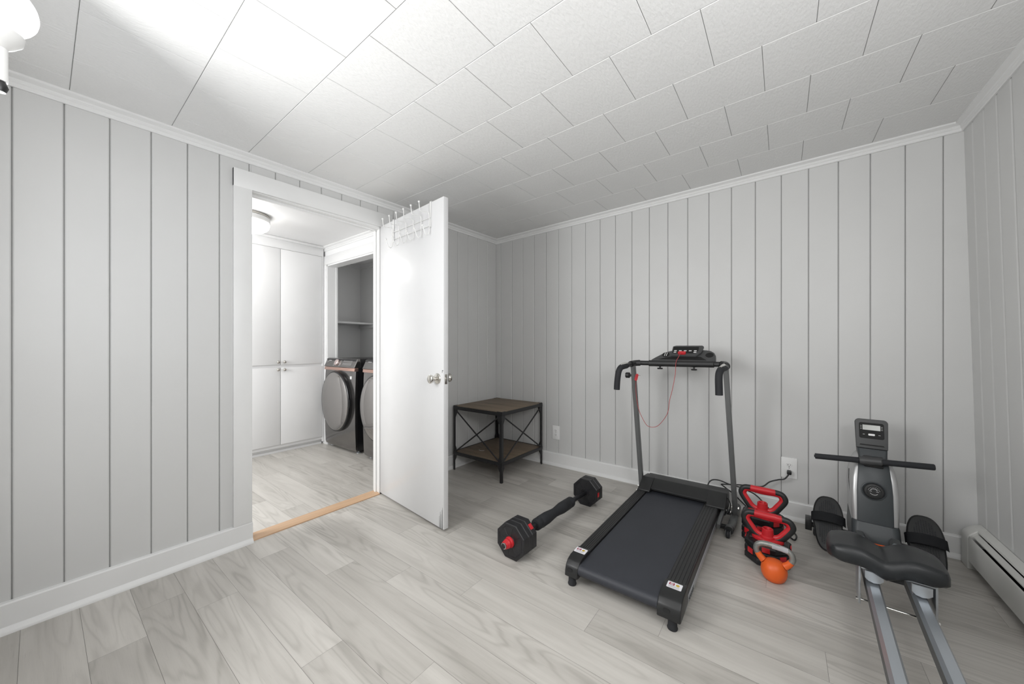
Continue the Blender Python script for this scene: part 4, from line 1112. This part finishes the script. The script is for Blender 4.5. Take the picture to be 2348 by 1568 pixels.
# footplates with straps
b_ = BM(); cyl(b_, (-.262, .600, .120), (.235, .600, .120), .014, n=16); box(b_, -.275, -.245, .575, .640, .092, .155, .003); ro('footrest_bar', b_, 'black', smooth=30)
for sg in (-1, 1):
    pn = Vector((0, -.74, .67)).normalized(); pu = Vector((0, .67, .74)).normalized()
    MF = Matrix((Vector((1, 0, 0)), pu, pn)).transposed().to_4x4(); MF.translation = Vector((sg * .178, .540, .170))
    W2 = .065
    oval = []
    for i in range(40):
        a = 2 * PI * i / 40; s_ = math.sin(a)
        w_ = W2 * (1.0 if s_ > 0 else .90)
        oval.append((w_ * math.copysign(abs(math.cos(a)) ** .75, math.cos(a)), .150 * math.copysign(abs(s_) ** .8, s_)))
    b_ = BM(); t = BM()
    sc_o = lambda k, z: [Vector((p * k, q * (1 - (1 - k) * .4), z)) for p, q in oval]
    loft(t, [sc_o(.96, -.014), sc_o(1.0, -.008), sc_o(1.0, .004), sc_o(.95, .007), sc_o(.90, .004), sc_o(.5, .004), sc_o(.02, .004)]); merge(b_, t, MF); fpl = ro('footplate', b_, 'black', smooth=40)
    b_ = BM(); t = BM()
    for k in range(-4, 5):
        for j in range(-14, 15):
            x, y = k * .0085, j * .0088
            if (x / .045) ** 2 + (y / .130) ** 2 < 1: box(t, x - .0022, x + .0022, y - .0030, y + .0030, .0035, .0058)
    merge(b_, t, MF); ro('tread_pattern', b_, 'foam', fpl, smooth=0)
    b_ = BM(); t = BM()
    ribs = []
    for i in range(17):
        a = PI * i / 16
        ribs.append([Vector(((W2 + .006) * math.cos(a), y, -.006 + .040 * math.sin(a))) for y in (-.004, .046)])
    vs = [[t.verts.new(p) for p in r_] for r_ in ribs]
    for i in range(16): t.faces.new([vs[i][0], vs[i][1], vs[i + 1][1], vs[i + 1][0]])
    bmesh.ops.solidify(t, geom=list(t.faces), thickness=.0025)
    merge(b_, t, MF); ro('foot_strap', b_, 'foam', fpl, smooth=40)
    b_ = BM(); t = BM(); box(t, -.03, .03, -.075, .06, -.045, -.012, .004); merge(b_, t, MF); ro('plate_bracket', b_, 'black', fpl, smooth=30)
b_ = BM(); box(b_, -.24, .24, .735, .785, .0, .045, .012, 3); box(b_, -.05, .05, .60, .79, .04, .10, .006); ro('front_stabilizer', b_, 'charcoal', smooth=30)
b_ = BM(); tube(b_, [(-.086, .60, .30), (-.093, .60, .42), (-.091, .61, .47)], .0015, n=6); ro('side_seam', b_, 'darkhole', smooth=0)

# ------------------------------------------------------------------ baseboard heater along the right wall
ht = thing('baseboard_heater', 'cream enamel baseboard heater running along the right wall', 'heater', (3.25, 1.6, 0))
HX = 3.214; HY1 = 2.930; HY0 = YN + .02
b_ = BM(); prism(b_, [(HX, .045), (HX, .158), (HX + .003, .168), (HX + .006, .160), (HX + .004, .150), (HX + .004, .052), (HX + .018, .040), (HX + .016, .036)], HY0, HY1 - .078, 'XZ'); obj('front_panel', b_, 'heater', ht, smooth=25)
b_ = BM(); prism(b_, [(HX + .016, .1665), (HX + .017, .1715), (HX + .032, .186), (HX + .034, .183), (HX + .020, .1665)], HY0, HY1 - .080, 'XZ'); obj('damper_flap', b_, 'heater', ht, smooth=25)
b_ = BM(); prism(b_, [(HX + .030, .1965), (HX + .034, .203), (xr(.21) - .002, .212), (xr(.21) - .002, .206), (HX + .036, .198)], HY0, HY1 - .040, 'XZ'); obj('top_cover', b_, 'heater', ht, smooth=25)
b_ = BM(); prism(b_, [(xr(0) - .006, .03), (xr(.2) - .006, .205), (xr(.2) - .002, .205), (xr(0) - .001, .03)], HY0, HY1 - .02, 'XZ'); box(b_, HX + .022, xr(.1) - .006, HY0, HY1 - .09, .06, .12); obj('heating_element', b_, 'darkhole', ht, smooth=0)
b_ = BM(); prism(b_, [(HX - .003, 0), (HX - .003, .160), (HX + .004, .176), (HX + .028, .200), (xr(.21) - .001, .2145), (xr(0) - .002, 0), (HX + .02, .0)], HY1 - .082, HY1, 'XZ', bev=.006, seg=3); obj('end_cap', b_, 'heater', ht, smooth=35)
